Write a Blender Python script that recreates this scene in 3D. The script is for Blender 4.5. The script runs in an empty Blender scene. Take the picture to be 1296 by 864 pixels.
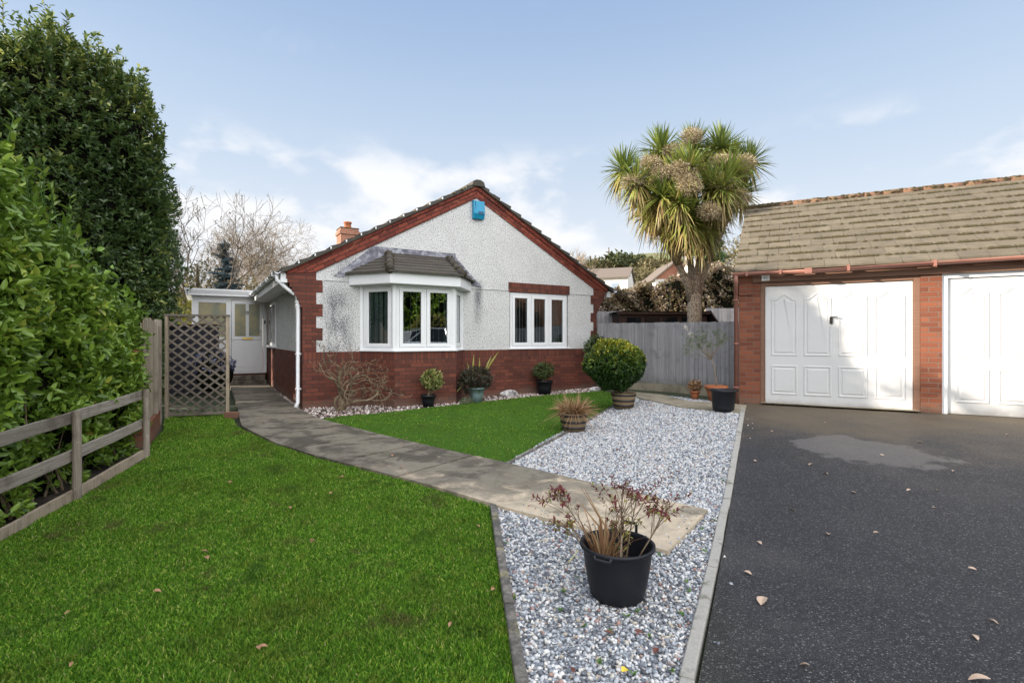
import bpy, bmesh, math, random
import numpy as np
from mathutils import Vector, Matrix
rng = np.random.RandomState(7)
random.seed(7)
R = math.radians
sc = bpy.context.scene
C = sc.collection

# ------------------------------------------------------------------ survey of the plot
F, HZ, CX = 650.0, 428.0, 648.0
EYE = 1.5
SUN_DIR = Vector((-0.995, -0.092, 0)).normalized()
SUN_EL = R(18)

def sm(a, b, x):
    t = np.clip((np.asarray(x, float) - a) / (b - a), 0, 1)
    return t * t * (3 - 2 * t)
GO = np.array([3.92, 8.87]); GD = np.array([.88, -.475]) / math.hypot(.88, .475); GN = np.array([-GD[1], GD[0]])
def gz(x, y):
    x = np.asarray(x, float); y = np.asarray(y, float)
    d = -((x - GO[0]) * GN[0] + (y - GO[1]) * GN[1])
    w = sm(.6, 3.6, x)
    z = (1 - w) * .19 * sm(2.5, 9.5, y) + w * .39 * (1 - sm(0.0, 7.2, d))
    far = .1486 * np.maximum(y - 22, 0) + .095 * np.maximum(y - 92, 0)
    wx = .12 + .88 * sm(-.35, .32, x / np.maximum(y, 1.0))
    far = np.minimum(far, 31 + 0 * far)
    return z + far * wx
def P(px, py, dz=0.0):
    z = 0.0
    for _ in range(30):
        y = (EYE - z) * F / (py - HZ); x = (px - CX) / F * y
        z = float(gz(x, y)) * .6 + z * .4
    return Vector((x, y, z + dz))
def at(px, y): return (px - CX) / F * y
def hz(py, y): return EYE + (HZ - py) / F * y

# ------------------------------------------------------------------ node helpers
class S:
    def __init__(s, t, o): s.t, s.o = t, o
    def _m(s, op, b=None, c=None):
        n = s.t.nt.nodes.new('ShaderNodeMath'); n.operation = op
        s.t.nt.links.new(s.o, n.inputs[0])
        for i, v in ((1, b), (2, c)):
            if v is None: continue
            if isinstance(v, S): s.t.nt.links.new(v.o, n.inputs[i])
            else: n.inputs[i].default_value = v
        return S(s.t, n.outputs[0])
    def __add__(s, b): return s._m('ADD', b)
    __radd__ = __add__
    def __sub__(s, b): return s._m('SUBTRACT', b)
    def __mul__(s, b): return s._m('MULTIPLY', b)
    __rmul__ = __mul__
    def __truediv__(s, b): return s._m('DIVIDE', b)
    def gt(s, b): return s._m('GREATER_THAN', b)
    def pw(s, b): return s._m('POWER', b)
    def mx(s, b): return s._m('MAXIMUM', b)
    def mn(s, b): return s._m('MINIMUM', b)
    def ab(s): return s._m('ABSOLUTE')
    def clamp(s):
        n = s.t.nt.nodes.new('ShaderNodeClamp'); s.t.nt.links.new(s.o, n.inputs[0]); return S(s.t, n.outputs[0])
    def ss(s, a, b):
        n = s.t.nt.nodes.new('ShaderNodeMapRange'); n.interpolation_type = 'SMOOTHSTEP'
        s.t.nt.links.new(s.o, n.inputs[0])
        lo, hi = (0, 1) if b > a else (1, 0)
        n.inputs[1].default_value = min(a, b); n.inputs[2].default_value = max(a, b)
        n.inputs[3].default_value = lo; n.inputs[4].default_value = hi
        return S(s.t, n.outputs[0])
class T:
    def __init__(s, nt): s.nt = nt
    def n(s, k): return s.nt.nodes.new(k)
    def L(s, v, sock):
        if isinstance(v, S): s.nt.links.new(v.o, sock)
        elif v is not None: sock.default_value = v if not (isinstance(v, tuple) and len(v) == 3 and sock.type == 'RGBA') else (*v, 1)
    def uv(s):
        n = s.n('ShaderNodeUVMap'); return S(s, n.outputs[0])
    def obj(s): return S(s, s.n('ShaderNodeTexCoord').outputs['Object'])
    def pos(s): return S(s, s.n('ShaderNodeNewGeometry').outputs['Position'])
    def attr(s, name='rnd'):
        n = s.n('ShaderNodeAttribute'); n.attribute_name = name; return S(s, n.outputs['Fac'])
    def map(s, v, scale=(1, 1, 1), rot=(0, 0, 0), loc=(0, 0, 0)):
        n = s.n('ShaderNodeMapping'); s.L(v, n.inputs[0]); n.inputs['Scale'].default_value = scale
        n.inputs['Rotation'].default_value = rot; n.inputs['Location'].default_value = loc; return S(s, n.outputs[0])
    def xyz(s, v):
        n = s.n('ShaderNodeSeparateXYZ'); s.L(v, n.inputs[0]); return [S(s, o) for o in n.outputs]
    def noise(s, v, scale=5, detail=3, rough=.55, dist=0):
        n = s.n('ShaderNodeTexNoise'); s.L(v, n.inputs['Vector']); n.inputs['Scale'].default_value = scale
        n.inputs['Detail'].default_value = detail; n.inputs['Roughness'].default_value = rough; n.inputs['Distortion'].default_value = dist
        return S(s, n.outputs['Fac'])
    def vor(s, v, scale=5, feat='F1', out='Distance', rand=1):
        n = s.n('ShaderNodeTexVoronoi'); n.feature = feat; s.L(v, n.inputs['Vector']); n.inputs['Scale'].default_value = scale
        n.inputs['Randomness'].default_value = rand
        return S(s, n.outputs[out])
    def mix(s, f, a, b, mode='MIX'):
        n = s.n('ShaderNodeMix'); n.data_type = 'RGBA'; n.blend_type = mode
        s.L(f, n.inputs[0]); s.L(a, n.inputs[6]); s.L(b, n.inputs[7]); return S(s, n.outputs[2])
    def ramp(s, f, stops):
        n = s.n('ShaderNodeValToRGB'); s.L(f, n.inputs[0]); e = n.color_ramp.elements
        while len(e) < len(stops): e.new(.5)
        for i, (p, c) in enumerate(stops):
            e[i].position = p; e[i].color = (*c, 1)
        return S(s, n.outputs[0])
    def bump(s, h, st=.5, dist=.01, nrm=None):
        n = s.n('ShaderNodeBump'); s.L(h, n.inputs['Height']); n.inputs['Strength'].default_value = st
        n.inputs['Distance'].default_value = dist
        if nrm: s.L(nrm, n.inputs['Normal'])
        return S(s, n.outputs[0])
def mat(name, col=(.5, .5, .5), rough=.7, metal=0, fn=None, spec=.5, trans=None, coat=0):
    m = bpy.data.materials.new(name); m.use_nodes = True; nt = m.node_tree; t = T(nt)
    b = nt.nodes['Principled BSDF']; b.inputs['Roughness'].default_value = rough; b.inputs['Metallic'].default_value = metal
    b.inputs['Specular IOR Level'].default_value = spec; b.inputs['Coat Weight'].default_value = coat
    b.inputs['Base Color'].default_value = (*col, 1)
    c = None
    if fn:
        r = fn(t)
        c = r.get('c')
        if c is not None: t.L(c, b.inputs['Base Color'])
        if 'n' in r: t.L(r['n'], b.inputs['Normal'])
        if 'r' in r: t.L(r['r'], b.inputs['Roughness'])
    if trans:
        tr = t.n('ShaderNodeBsdfTranslucent'); mx = t.n('ShaderNodeMixShader'); mx.inputs[0].default_value = trans
        if c is not None: t.L(c, tr.inputs[0])
        else: tr.inputs[0].default_value = (*col, 1)
        nt.links.new(b.outputs[0], mx.inputs[1]); nt.links.new(tr.outputs[0], mx.inputs[2])
        nt.links.new(mx.outputs[0], nt.nodes['Material Output'].inputs[0])
    return m

def brick_mat(name, c1, c2, mortar, soldier=False, bw=.225, dirt=.25, moff=0.0, lite=None):
    def f(t):
        uv = t.map(t.uv(), rot=(0, 0, R(90)) if soldier else (0, 0, 0), loc=(moff, 0, 0))
        wob = t.noise(t.uv(), 9, 2)
        n = t.n('ShaderNodeTexBrick'); t.L(uv, n.inputs['Vector'])
        n.offset = 0 if soldier else .5
        for k, v in (('Scale', 1), ('Brick Width', bw), ('Row Height', .075), ('Mortar Size', .0075), ('Mortar Smooth', .25), ('Bias', 0)): n.inputs[k].default_value = v
        n.inputs['Color1'].default_value = (*c1, 1); n.inputs['Color2'].default_value = (*c2, 1); n.inputs['Mortar'].default_value = (*mortar, 1)
        nn = t.noise(t.uv(), 55, 5, .7); big = t.noise(t.obj(), 1.7, 4, .6)
        c = t.mix((nn - .35) * .75, S(t, n.outputs[0]), tuple(x * .45 for x in c1))
        if lite: c = t.mix(t.noise(t.map(t.uv(), scale=(4.4, 13.3, 1)), 1, 0).ss(.66, .74) * .35, c, lite)
        c = t.mix(big.ss(.45, .75) * dirt, c, (.045, .03, .025)); zz_ = t.xyz(t.obj())[2]; c = t.mix((zz_ + big * -.25).ss(.08, -.08) * .5, c, (.16, .12, .09)); c = t.mix(t.noise(t.obj(), 7, 5, .75).ss(.66, .74) * .35, c, (.42, .34, .30))
        h = (S(t, n.outputs[1]) * -1.0 + 1.0) * .8 + nn * .25
        return dict(c=c, n=t.bump(h, .55, .006), r=nn * .3 + .6)
    return mat(name, rough=.8, fn=f, spec=.25)
M = {}
M['brick'] = brick_mat('red_brick', (.195, .058, .036), (.095, .03, .021), (.058, .04, .034))
M['brick_soldier'] = brick_mat('red_brick_soldier', (.195, .058, .036), (.095, .03, .021), (.058, .04, .034), soldier=True)
M['brick_verge'] = brick_mat('verge_brick', (.27, .06, .036), (.13, .028, .02), (.03, .02, .017), lite=(.36, .14, .08))
M['gbrick'] = brick_mat('orange_brick', (.27, .09, .046), (.15, .048, .028), (.17, .12, .09), dirt=.15)
M['brick_pale'] = brick_mat('chimney_brick', (.42, .17, .09), (.32, .12, .07), (.35, .3, .25))

def f_render(t):
    o = t.obj(); x, y, z = t.xyz(o)
    sp = t.vor(o, 62); sp2 = t.noise(o, 46, 3, .75); n = t.noise(o, 2.2, 5, .65)
    dens = t.noise(t.map(o, scale=(3.5, 3.5, 1.2)), 1, 5, .7)
    c = t.mix(n.ss(.3, .8), (.69, .69, .68), (.6, .6, .59))
    dark = sp2.ss(.515, .60)
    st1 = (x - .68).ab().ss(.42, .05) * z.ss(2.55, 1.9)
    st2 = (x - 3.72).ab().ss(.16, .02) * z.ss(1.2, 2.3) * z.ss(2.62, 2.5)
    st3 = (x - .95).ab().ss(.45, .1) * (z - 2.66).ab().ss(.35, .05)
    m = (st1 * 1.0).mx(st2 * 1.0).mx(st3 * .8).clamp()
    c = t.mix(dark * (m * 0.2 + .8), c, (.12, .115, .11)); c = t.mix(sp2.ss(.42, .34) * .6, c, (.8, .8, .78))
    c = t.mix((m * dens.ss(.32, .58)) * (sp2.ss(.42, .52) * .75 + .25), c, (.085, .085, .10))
    return dict(c=c, n=t.bump(sp * .6 + sp2, .8, .006))
M['render'] = mat('pebbledash', rough=.9, fn=f_render, spec=.2)
def f_white(t):
    n = t.noise(t.obj(), 3, 4, .6)
    return dict(c=t.mix(n.ss(.4, .8) * .25, (.78, .79, .8), (.62, .64, .65)))
M['upvc'] = mat('white_upvc', rough=.35, fn=f_white)
M['gdoor'] = mat('white_door_paint', rough=.42, fn=lambda t: dict(c=t.mix((t.xyz(t.obj())[2] + t.noise(t.obj(), 9, 4) * .12).ss(.19, .03) * .55, t.mix(t.noise(t.obj(), 2.5, 5, .6).ss(.45, .8) * .3, (.64, .64, .63), (.53, .53, .51)), (.22, .19, .15))))
def f_tile(c1, c2, moss, amt):
    def f(t):
        o = t.obj(); n = t.noise(o, 4, 6, .7); n2 = t.noise(o, 40, 4, .7)
        c = t.mix(n.ss(.3, .7), c1, c2)
        c = t.mix(t.attr() * .45, c, tuple(v * .55 for v in c1))
        c = t.mix((n2 - .4) * .7, c, tuple(v * .4 for v in c1))
        c = t.mix(t.noise(o, 11, 5, .75).ss(.62 - amt, .74 - amt), c, moss)
        return dict(c=c, n=t.bump(n2 + n, .6, .01))
    return f
M['tile'] = mat('dark_roof_tile', rough=.85, fn=f_tile((.085, .072, .058), (.055, .048, .04), (.09, .095, .035), .05))
M['gtile'] = mat('garage_roof_tile', rough=.9, fn=f_tile((.17, .142, .102), (.115, .098, .073), (.075, .065, .03), .0), spec=.2)
M['ridge'] = mat('ridge_tile', rough=.9, fn=f_tile((.23, .125, .08), (.15, .085, .058), (.09, .085, .04), .12), spec=.2)
M['moss'] = mat('moss', rough=.95, fn=lambda t: dict(c=t.mix(t.noise(t.obj(), 20, 3), (.035, .028, .012), (.10, .078, .028)), n=t.bump(t.noise(t.obj(), 120, 3), 1, .02)))
M['lead'] = mat('lead', rough=.6, fn=lambda t: dict(c=t.ramp(t.noise(t.obj(), 7, 6, .75), [(.35, (.07, .075, .1)), (.5, (.16, .155, .19)), (.62, (.36, .38, .42))]), n=t.bump(t.noise(t.obj(), 9, 3), .4, .02)))
M['brown_plastic'] = mat('brown_gutter_plastic', rough=.5, fn=lambda t: dict(c=t.mix(t.noise(t.obj(), 5, 5), (.22, .085, .06), (.32, .15, .11))))
M['fascia_brown'] = mat('brown_stained_wood', rough=.7, fn=lambda t: dict(c=t.mix(t.noise(t.map(t.obj(), scale=(2, 40, 40)), 1, 5), (.13, .06, .035), (.25, .14, .09)), n=t.bump(t.noise(t.map(t.obj(), scale=(3, 90, 90)), 1, 3), .3, .005)))
def wood(name, a, b, dark, vertical=True, sc_=1.0, green=0):
    def f(t):
        uv = t.uv()
        s1 = (55 * sc_, 2.2, 1) if vertical else (2.2, 55 * sc_, 1)
        g = t.noise(t.map(uv, scale=s1), 1, 6, .7, .4); p = t.noise(t.obj(), 3.1, 5, .65); r = t.attr()
        c = t.mix(g.ss(.3, .7), a, b); c = t.mix(r * .5, c, tuple(v * .62 for v in a)); c = t.mix(p.ss(.5, .72) * .7, c, dark)
        kn = t.noise(t.obj(), 26, 3, .7); c = t.mix(kn.ss(.64, .72) * .5, c, tuple(v * 1.5 for v in b))
        if green:
            z = t.xyz(t.pos())[2]
            c = t.mix(z.ss(.75, .38) * p.ss(.3, .55) * green, c, (.06, .07, .03))
        return dict(c=c, n=t.bump(g, .6, .006), r=g * .2 + .7)
    return mat(name, rough=.85, fn=f, spec=.2)
M['fence_wood'] = wood('silver_fence_boards', (.27, .26, .27), (.40, .39, .40), (.17, .165, .17), green=.6)
M['rail_wood'] = wood('weathered_rail', (.21, .18, .145), (.40, .36, .31), (.10, .08, .065), vertical=False)
M['post_wood'] = wood('weathered_post', (.23, .19, .15), (.42, .37, .31), (.11, .085, .065))
M['old_board'] = wood('old_boards', (.27, .215, .15), (.45, .38, .29), (.13, .10, .07))
M['trellis_wood'] = wood('trellis_wood', (.13, .11, .09), (.23, .20, .165), (.07, .06, .05), vertical=False)
M['shed_wood'] = wood('dark_shed_wood', (.055, .03, .022), (.10, .055, .04), (.03, .02, .016), vertical=False)
M['felt'] = mat('roof_felt', rough=.9, fn=lambda t: dict(c=t.mix(t.noise(t.obj(), 8, 4), (.045, .03, .026), (.09, .06, .05))))
def f_conc(t):
    o = t.pos(); n = t.noise(o, 1.3, 6, .65, .3); f2 = t.noise(o, 60, 4, .75); m = t.noise(t.map(o, scale=(1, 1, 1)), 4.5, 5, .7, .6)
    x, y, z = t.xyz(o)
    pt_ = t.noise(t.map(o, scale=(.8, 1.5, 1)), 1.6, 5, .6, .8); grime = (n * .55 + m * .45 + pt_ * .5 + (y - 4.9) * .14).ss(.60, .84)
    c = t.mix(m.ss(.3, .7), (.56, .46, .33), (.42, .35, .26))
    c = t.mix(grime * .92, c, t.mix((m * .5 + pt_ * .5).ss(.43, .57), (.022, .02, .014), (.17, .15, .115)))
    c = t.mix(m.ss(.55, .7) * grime * .5, c, (.09, .095, .045))
    c = t.mix((f2 - .4) * .8, c, (.12, .11, .09))
    sp = t.vor(o, 2.6); c = t.mix(sp.ss(.14, .09) * .55, c, (.09, .065, .04))
    return dict(c=c, n=t.bump(f2 * .6 + m * .4, .35, .006), r=(n * .5 + .45))
M['path'] = mat('concrete_path', rough=.75, fn=f_conc, spec=.35)
M['kerb'] = mat('concrete_edging', rough=.85, fn=lambda t: dict(c=t.mix(t.noise(t.pos(), 7, 5, .7).ss(.5, .72), t.mix(t.noise(t.pos(), 50, 4, .7), (.42, .4, .36), (.24, .23, .21)), (.11, .11, .075)), n=t.bump(t.noise(t.pos(), 70, 4), .5, .006)))
M['kerb_dark'] = mat('dark_concrete_edging', rough=.85, fn=lambda t: dict(c=t.mix(t.noise(t.pos(), 9, 5, .75).ss(.42, .68), (.075, .07, .062), t.mix(t.noise(t.pos(), 3, 2).ss(.55, .65), (.22, .20, .17), (.3, .26, .12))), n=t.bump(t.noise(t.pos(), 50, 4), .7, .008)))
M['slab'] = mat('paving_slab', rough=.85, fn=lambda t: dict(c=t.mix(t.noise(t.pos(), 2.5, 5, .7).ss(.35, .7), (.30, .26, .19), (.16, .14, .095)), n=t.bump(t.noise(t.pos(), 60, 4), .4, .006)))
def f_asph(t):
    o = t.pos(); x, y, z = t.xyz(o)
    v = t.vor(o, 145, out='Color'); vd = t.vor(o, 145); fine = t.noise(o, 260, 2, .6); big = t.noise(o, .9, 5, .6)
    vv = t.xyz(v)[0]
    c = t.ramp(vv, [(0, (.006, .006, .008)), (.45, (.013, .013, .016)), (.8, (.030, .030, .034)), (.94, (.075, .072, .072)), (.995, (.2, .19, .185))])
    c = t.mix((fine - .3) * .6, c, (.018, .018, .02))
    # brown silt and old patch in front of the doors
    d = (x * -float(GN[0]) + y * -float(GN[1])) + float(GO @ GN)
    w = t.noise(o, 1.5, 5, .6)
    silt = (d * -.27 + 1.0 + (w - .5) * 1.1).ss(.05, .9)
    c = t.mix(silt * (fine * .6 + .5), c, (.13, .098, .058))
    px = (x - 3.9) / .60; py = (y - 5.7 + (x - 3.9) * .45) / .66
    rr = (px * px + py * py)._m('SQRT') + (t.noise(o, 2.6, 7, .68) - .5) * 1.5
    patch = rr.ss(1.04, .86)
    c = t.mix(patch * (fine * .5 + .2), c, (.17, .155, .145)); rim = (rr - 1.0).ab().ss(.07, .0)
    c = t.mix(rim * .3 * w, c, (.02, .018, .016))
    edge = (w - .5) * .9
    c = t.mix(((x * -.977 + y * .214 + .26 + edge * .6).ss(-.5, .2)) * .25, c, (.05, .055, .02))
    c = t.mix(big.ss(.48, .72) * .4 * fine.ss(.3, .6), c, (.11, .10, .095))
    return dict(c=c, n=t.bump(vd * -1.0 + fine * .3, .9, .006), r=(patch * -.1 + big * .35 + .48))
M['asphalt'] = mat('asphalt', rough=.7, fn=f_asph, spec=.4)
def f_gravel(t):
    o = t.pos(); v = t.vor(o, 75, out='Color'); d = t.vor(o, 75)
    c = t.ramp(t.xyz(v)[0], [(0, (.16, .17, .19)), (.35, (.28, .30, .34)), (.7, (.42, .44, .46)), (1, (.65, .64, .62))])
    c = t.mix(d.ss(.5, .8), c, (.08, .08, .085))
    return dict(c=c, n=t.bump(d * -1.0, 1, .015))
M['gravel_base'] = mat('gravel_bed', rough=.8, fn=f_gravel)
M['stone'] = mat('gravel_stone', rough=.75, fn=lambda t: dict(c=t.mix(t.noise(t.pos(), 150, 3) * .3, t.ramp(t.attr(), [(0, (.045, .05, .06)), (.16, (.13, .145, .17)), (.36, (.29, .32, .36)), (.58, (.49, .51, .53)), (.82, (.76, .75, .72)), (.93, (.42, .36, .27)), (.97, (.3, .13, .1)), (1, (.62, .6, .55))]), (.2, .21, .23))))
M['pebble'] = mat('wall_pebble', rough=.8, fn=lambda t: dict(c=t.ramp(t.attr(), [(0, (.10, .07, .06)), (.3, (.28, .2, .18)), (.6, (.5, .42, .38)), (.9, (.68, .62, .57)), (1, (.75, .7, .68))])))
M['lime'] = mat('white_stone', rough=.8, fn=lambda t: dict(c=t.mix(t.noise(t.obj(), 9, 5, .7).ss(.4, .65), (.62, .6, .58), (.12, .11, .11)), n=t.bump(t.noise(t.obj(), 14, 4), .8, .04)))
def f_soil(t):
    n = t.noise(t.pos(), 6, 6, .7); return dict(c=t.ramp(n, [(.3, (.018, .013, .009)), (.6, (.05, .037, .024)), (.8, (.08, .06, .04))]), n=t.bump(t.noise(t.pos(), 35, 5), 1, .03))
M['soil'] = mat('soil', rough=.95, fn=f_soil)
def f_ground(t):
    o = t.pos(); n = t.noise(o, .05, 6, .65); n2 = t.noise(o, .6, 5); x, y, z = t.xyz(o)
    c = t.mix(n.ss(.4, .65), (.12, .125, .045), (.15, .125, .06)); c = t.mix((n2 - .3) * .8, c, (.05, .065, .02))
    c = t.mix(y.ss(120, 150) * n.ss(.6, .4) * x.ss(28, 40), c, (.17, .20, .07)); c = t.mix(y.ss(26, 18), c, (.03, .04, .016)); c = t.mix(y.ss(60, 90) * y.ss(150, 120) * .7, c, (.13, .11, .055))
    return dict(c=c, n=t.bump(n2, .6, .3))
M['ground'] = mat('meadow', rough=.95, fn=f_ground)
def f_lawn(t):
    o = t.pos(); n = t.noise(o, 1.1, 6, .65); n2 = t.noise(o, 70, 4, .75); n3 = t.noise(o, 5, 4, .7)
    c = t.mix(n2.ss(.3, .7), (.03, .075, .008), (.07, .16, .016)); c = t.mix(n3.ss(.5, .75) * .5, c, (.075, .075, .02))
    c = t.mix(n.ss(.55, .75) * .4, c, (.03, .035, .012))
    return dict(c=c, n=t.bump(n2, 1, .02))
M['lawn'] = mat('lawn', rough=.95, fn=f_lawn, spec=.1)
def f_blade(t):
    o = t.pos(); n = t.noise(o, 1.3, 5, .65); r = t.attr(); xx_ = t.xyz(o)[0]; n3 = t.noise(o, 6, 3)
    c = t.ramp(r, [(0, (.045, .135, .012)), (.5, (.115, .27, .02)), (.85, (.22, .40, .035)), (.95, (.40, .48, .08)), (1, (.42, .38, .18))])
    c = t.mix(n.ss(.45, .7) * .6, c, (.10, .13, .018)); c = t.mix(n3.ss(.58, .75) * .5, c, (.22, .26, .035)); n4 = t.noise(o, 2.6, 5, .7); c = t.mix(n4.ss(.56, .7) * .6, c, (.045, .12, .02)); c = t.mix(t.noise(t.map(o, loc=(7, 3, 0)), 1.8, 6, .7).ss(.57, .70) * .75, c, (.13, .105, .045))
    return dict(c=c)
M['blade'] = mat('grass_blade', rough=.6, fn=f_blade, trans=.3, spec=.25)
def leafmat(name, stops, rough=.35, trans=.25, spec=.5, n=True):
    return mat(name, rough=rough, fn=lambda t: dict(c=t.mix(t.noise(t.obj(), 1.5, 3) * .35, t.ramp(t.attr(), stops), tuple(v * .6 for v in stops[0][1]))), trans=trans, spec=spec)
M['hedge_leaf'] = leafmat('laurel_hedge_leaf', [(0, (.08, .14, .02)), (.4, (.17, .29, .035)), (.75, (.29, .44, .055)), (.95, (.50, .54, .09)), (.985, (.26, .10, .03)), (1, (.3, .16, .05))], rough=.32, trans=.22)
M['shoot_leaf'] = leafmat('young_shoot_leaf', [(0, (.10, .19, .02)), (.6, (.2, .30, .035)), (1, (.35, .4, .08))], rough=.4, trans=.35)
M['laurel_leaf'] = leafmat('dark_evergreen_leaf', [(0, (.04, .065, .022)), (.5, (.085, .145, .042)), (.8, (.13, .19, .045)), (1, (.42, .44, .10))], rough=.26, trans=.32)  # brightest stop carries the sunlit tint painted on the tall crown's top
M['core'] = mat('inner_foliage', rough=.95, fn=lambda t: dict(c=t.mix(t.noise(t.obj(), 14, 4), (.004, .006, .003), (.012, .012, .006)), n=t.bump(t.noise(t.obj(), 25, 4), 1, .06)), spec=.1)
M['bark'] = mat('bark', rough=.9, fn=lambda t: dict(c=t.mix(t.noise(t.map(t.obj(), scale=(12, 12, 3)), 1, 5, .7).ss(.35, .65), (.075, .055, .04), (.17, .135, .10))))
M['bark_pale'] = mat('pale_bark', rough=.9, fn=lambda t: dict(c=t.mix(t.noise(t.obj(), 2, 5, .7).ss(.35, .65), (.32, .25, .18), (.19, .15, .11))))
M['twig_red'] = mat('shrub_branch', rough=.85, fn=lambda t: dict(c=t.mix(t.noise(t.obj(), 14, 5, .7).ss(.35, .65), (.12, .075, .045), (.24, .19, .12))))
M['palm_bark'] = mat('cordyline_bark', rough=.9, fn=lambda t: dict(c=t.mix(t.vor(t.map(t.obj(), scale=(38, 38, 22)), 1).ss(.2, .8), (.54, .43, .31), (.23, .17, .12)), n=t.bump(t.vor(t.map(t.obj(), scale=(38, 38, 22)), 1), 1, .02)))
M['palm_leaf'] = leafmat('cordyline_leaf', [(0, (.26, .16, .07)), (.24, (.48, .37, .15)), (.4, (.34, .36, .08)), (.6, (.20, .28, .05)), (.88, (.11, .18, .05)), (1, (.24, .30, .08))], rough=.4, trans=.2)
M['panicle'] = leafmat('dry_panicle', [(0, (.26, .18, .11)), (.6, (.55, .46, .30)), (1, (.74, .65, .47))], rough=.8, trans=.2, spec=.2)
M['spruce'] = leafmat('blue_spruce_needles', [(0, (.03, .06, .07)), (.6, (.10, .16, .185)), (1, (.26, .34, .38))], rough=.6, trans=.1)
M['gold_leaf'] = leafmat('golden_foliage', [(0, (.10, .10, .02)), (.6, (.26, .25, .05)), (1, (.42, .38, .12))], rough=.6, trans=.4)
M['ivy'] = leafmat('ivy_and_brown_leaf', [(0, (.05, .06, .02)), (.5, (.13, .12, .045)), (1, (.25, .17, .09))], rough=.6, trans=.3)
M['conifer'] = leafmat('far_conifer', [(0, (.03, .045, .015)), (.6, (.07, .085, .025)), (1, (.12, .13, .04))], rough=.8, trans=.1)
M['scrub'] = leafmat('far_scrub', [(0, (.10, .085, .04)), (.6, (.19, .16, .07)), (1, (.26, .22, .11))], rough=.8, trans=.1)
M['beech'] = leafmat('copper_hedge_leaf', [(0, (.09, .05, .03)), (.3, (.21, .13, .075)), (.5, (.19, .18, .07)), (.65, (.46, .36, .27)), (1, (.62, .52, .43))], rough=.45, trans=.2)
M['euon'] = leafmat('golden_euonymus_leaf', [(0, (.02, .055, .010)), (.5, (.05, .11, .015)), (.7, (.16, .22, .02)), (.85, (.45, .43, .03)), (1, (.62, .56, .06))], rough=.35, trans=.2)
M['varieg'] = leafmat('cream_variegated_leaf', [(0, (.06, .11, .03)), (.4, (.17, .22, .05)), (.7, (.48, .46, .14)), (1, (.68, .62, .28))], rough=.45, trans=.25)
M['hebe'] = leafmat('dark_bronze_leaf', [(0, (.022, .026, .014)), (.6, (.055, .05, .028)), (1, (.10, .07, .05))], rough=.45, trans=.1)
M['azalea'] = leafmat('olive_green_leaf', [(0, (.03, .05, .015)), (.7, (.09, .13, .03)), (1, (.20, .17, .06))], rough=.45, trans=.2)
M['olive'] = leafmat('silver_olive_leaf', [(0, (.10, .14, .07)), (.6, (.22, .27, .14)), (1, (.40, .43, .30))], rough=.5, trans=.3)
M['dry'] = leafmat('dry_fern_blade', [(0, (.17, .08, .035)), (.6, (.36, .21, .10)), (1, (.55, .40, .22))], rough=.7, trans=.2)
M['redleaf'] = leafmat('red_and_gold_leaf', [(0, (.14, .022, .03)), (.5, (.24, .05, .05)), (.56, (.34, .26, .05)), (.85, (.3, .32, .06)), (1, (.18, .25, .05))], rough=.5, trans=.3)
M['phorm'] = leafmat('yellow_striped_blade', [(0, (.2, .2, .05)), (.6, (.5, .45, .12)), (1, (.6, .55, .25))], rough=.4, trans=.2)
M['terra'] = mat('terracotta', rough=.85, fn=lambda t: dict(c=t.mix(t.noise(t.obj(), 12, 5, .7).ss(.4, .7), (.40, .13, .05), (.26, .10, .05))))
M['blackpl'] = mat('black_plastic', (.012, .013, .018), rough=.5, spec=.35, fn=lambda t: dict(c=t.mix(t.noise(t.obj(), 9, 5).ss(.4, .8), (.008, .009, .013), (.014, .015, .018)), r=t.noise(t.obj(), 13, 4) * .3 + .36))
M['bluepot'] = mat('glazed_pot', (.16, .23, .25), rough=.3, fn=lambda t: dict(c=t.mix(t.noise(t.obj(), 6, 4), (.12, .19, .2), (.26, .34, .35))))
def f_barrel(t):
    o = t.obj(); g = t.noise(t.map(o, scale=(30, 30, 3)), 1, 4); return dict(c=t.mix(g, (.13, .085, .04), (.26, .19, .11)), n=t.bump(g, .4, .01))
M['barrel'] = mat('barrel_staves', rough=.75, fn=f_barrel)
M['hoop'] = mat('dark_hoop', (.02, .017, .015), rough=.5)
M['chrome'] = mat('dull_steel', (.4, .38, .35), rough=.3, metal=1)
M['brass'] = mat('brass', (.6, .42, .12), rough=.3, metal=1)
M['black'] = mat('black_gap', (.01, .01, .01), rough=.8)
M['teal'] = mat('alarm_blue', (.01, .27, .46), rough=.35, fn=lambda t: dict(c=t.mix(t.noise(t.obj(), 9, 3), (.006, .23, .42), (.015, .31, .5))))
M['alarm_dark'] = mat('alarm_dark_panel', (.005, .07, .17), rough=.3)
M['curtain'] = mat('net_curtain', (.5, .56, .55), rough=.9, fn=lambda t: dict(c=t.mix(t.noise(t.map(t.obj(), scale=(26, 26, 1)), 1, 3), (.62, .66, .65), (.25, .3, .3))), trans=.3)
M['slat'] = mat('blind_slat', (.8, .8, .78), rough=.8)
M['room'] = mat('dim_room_wall', (.10, .09, .08), rough=.9)
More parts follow.
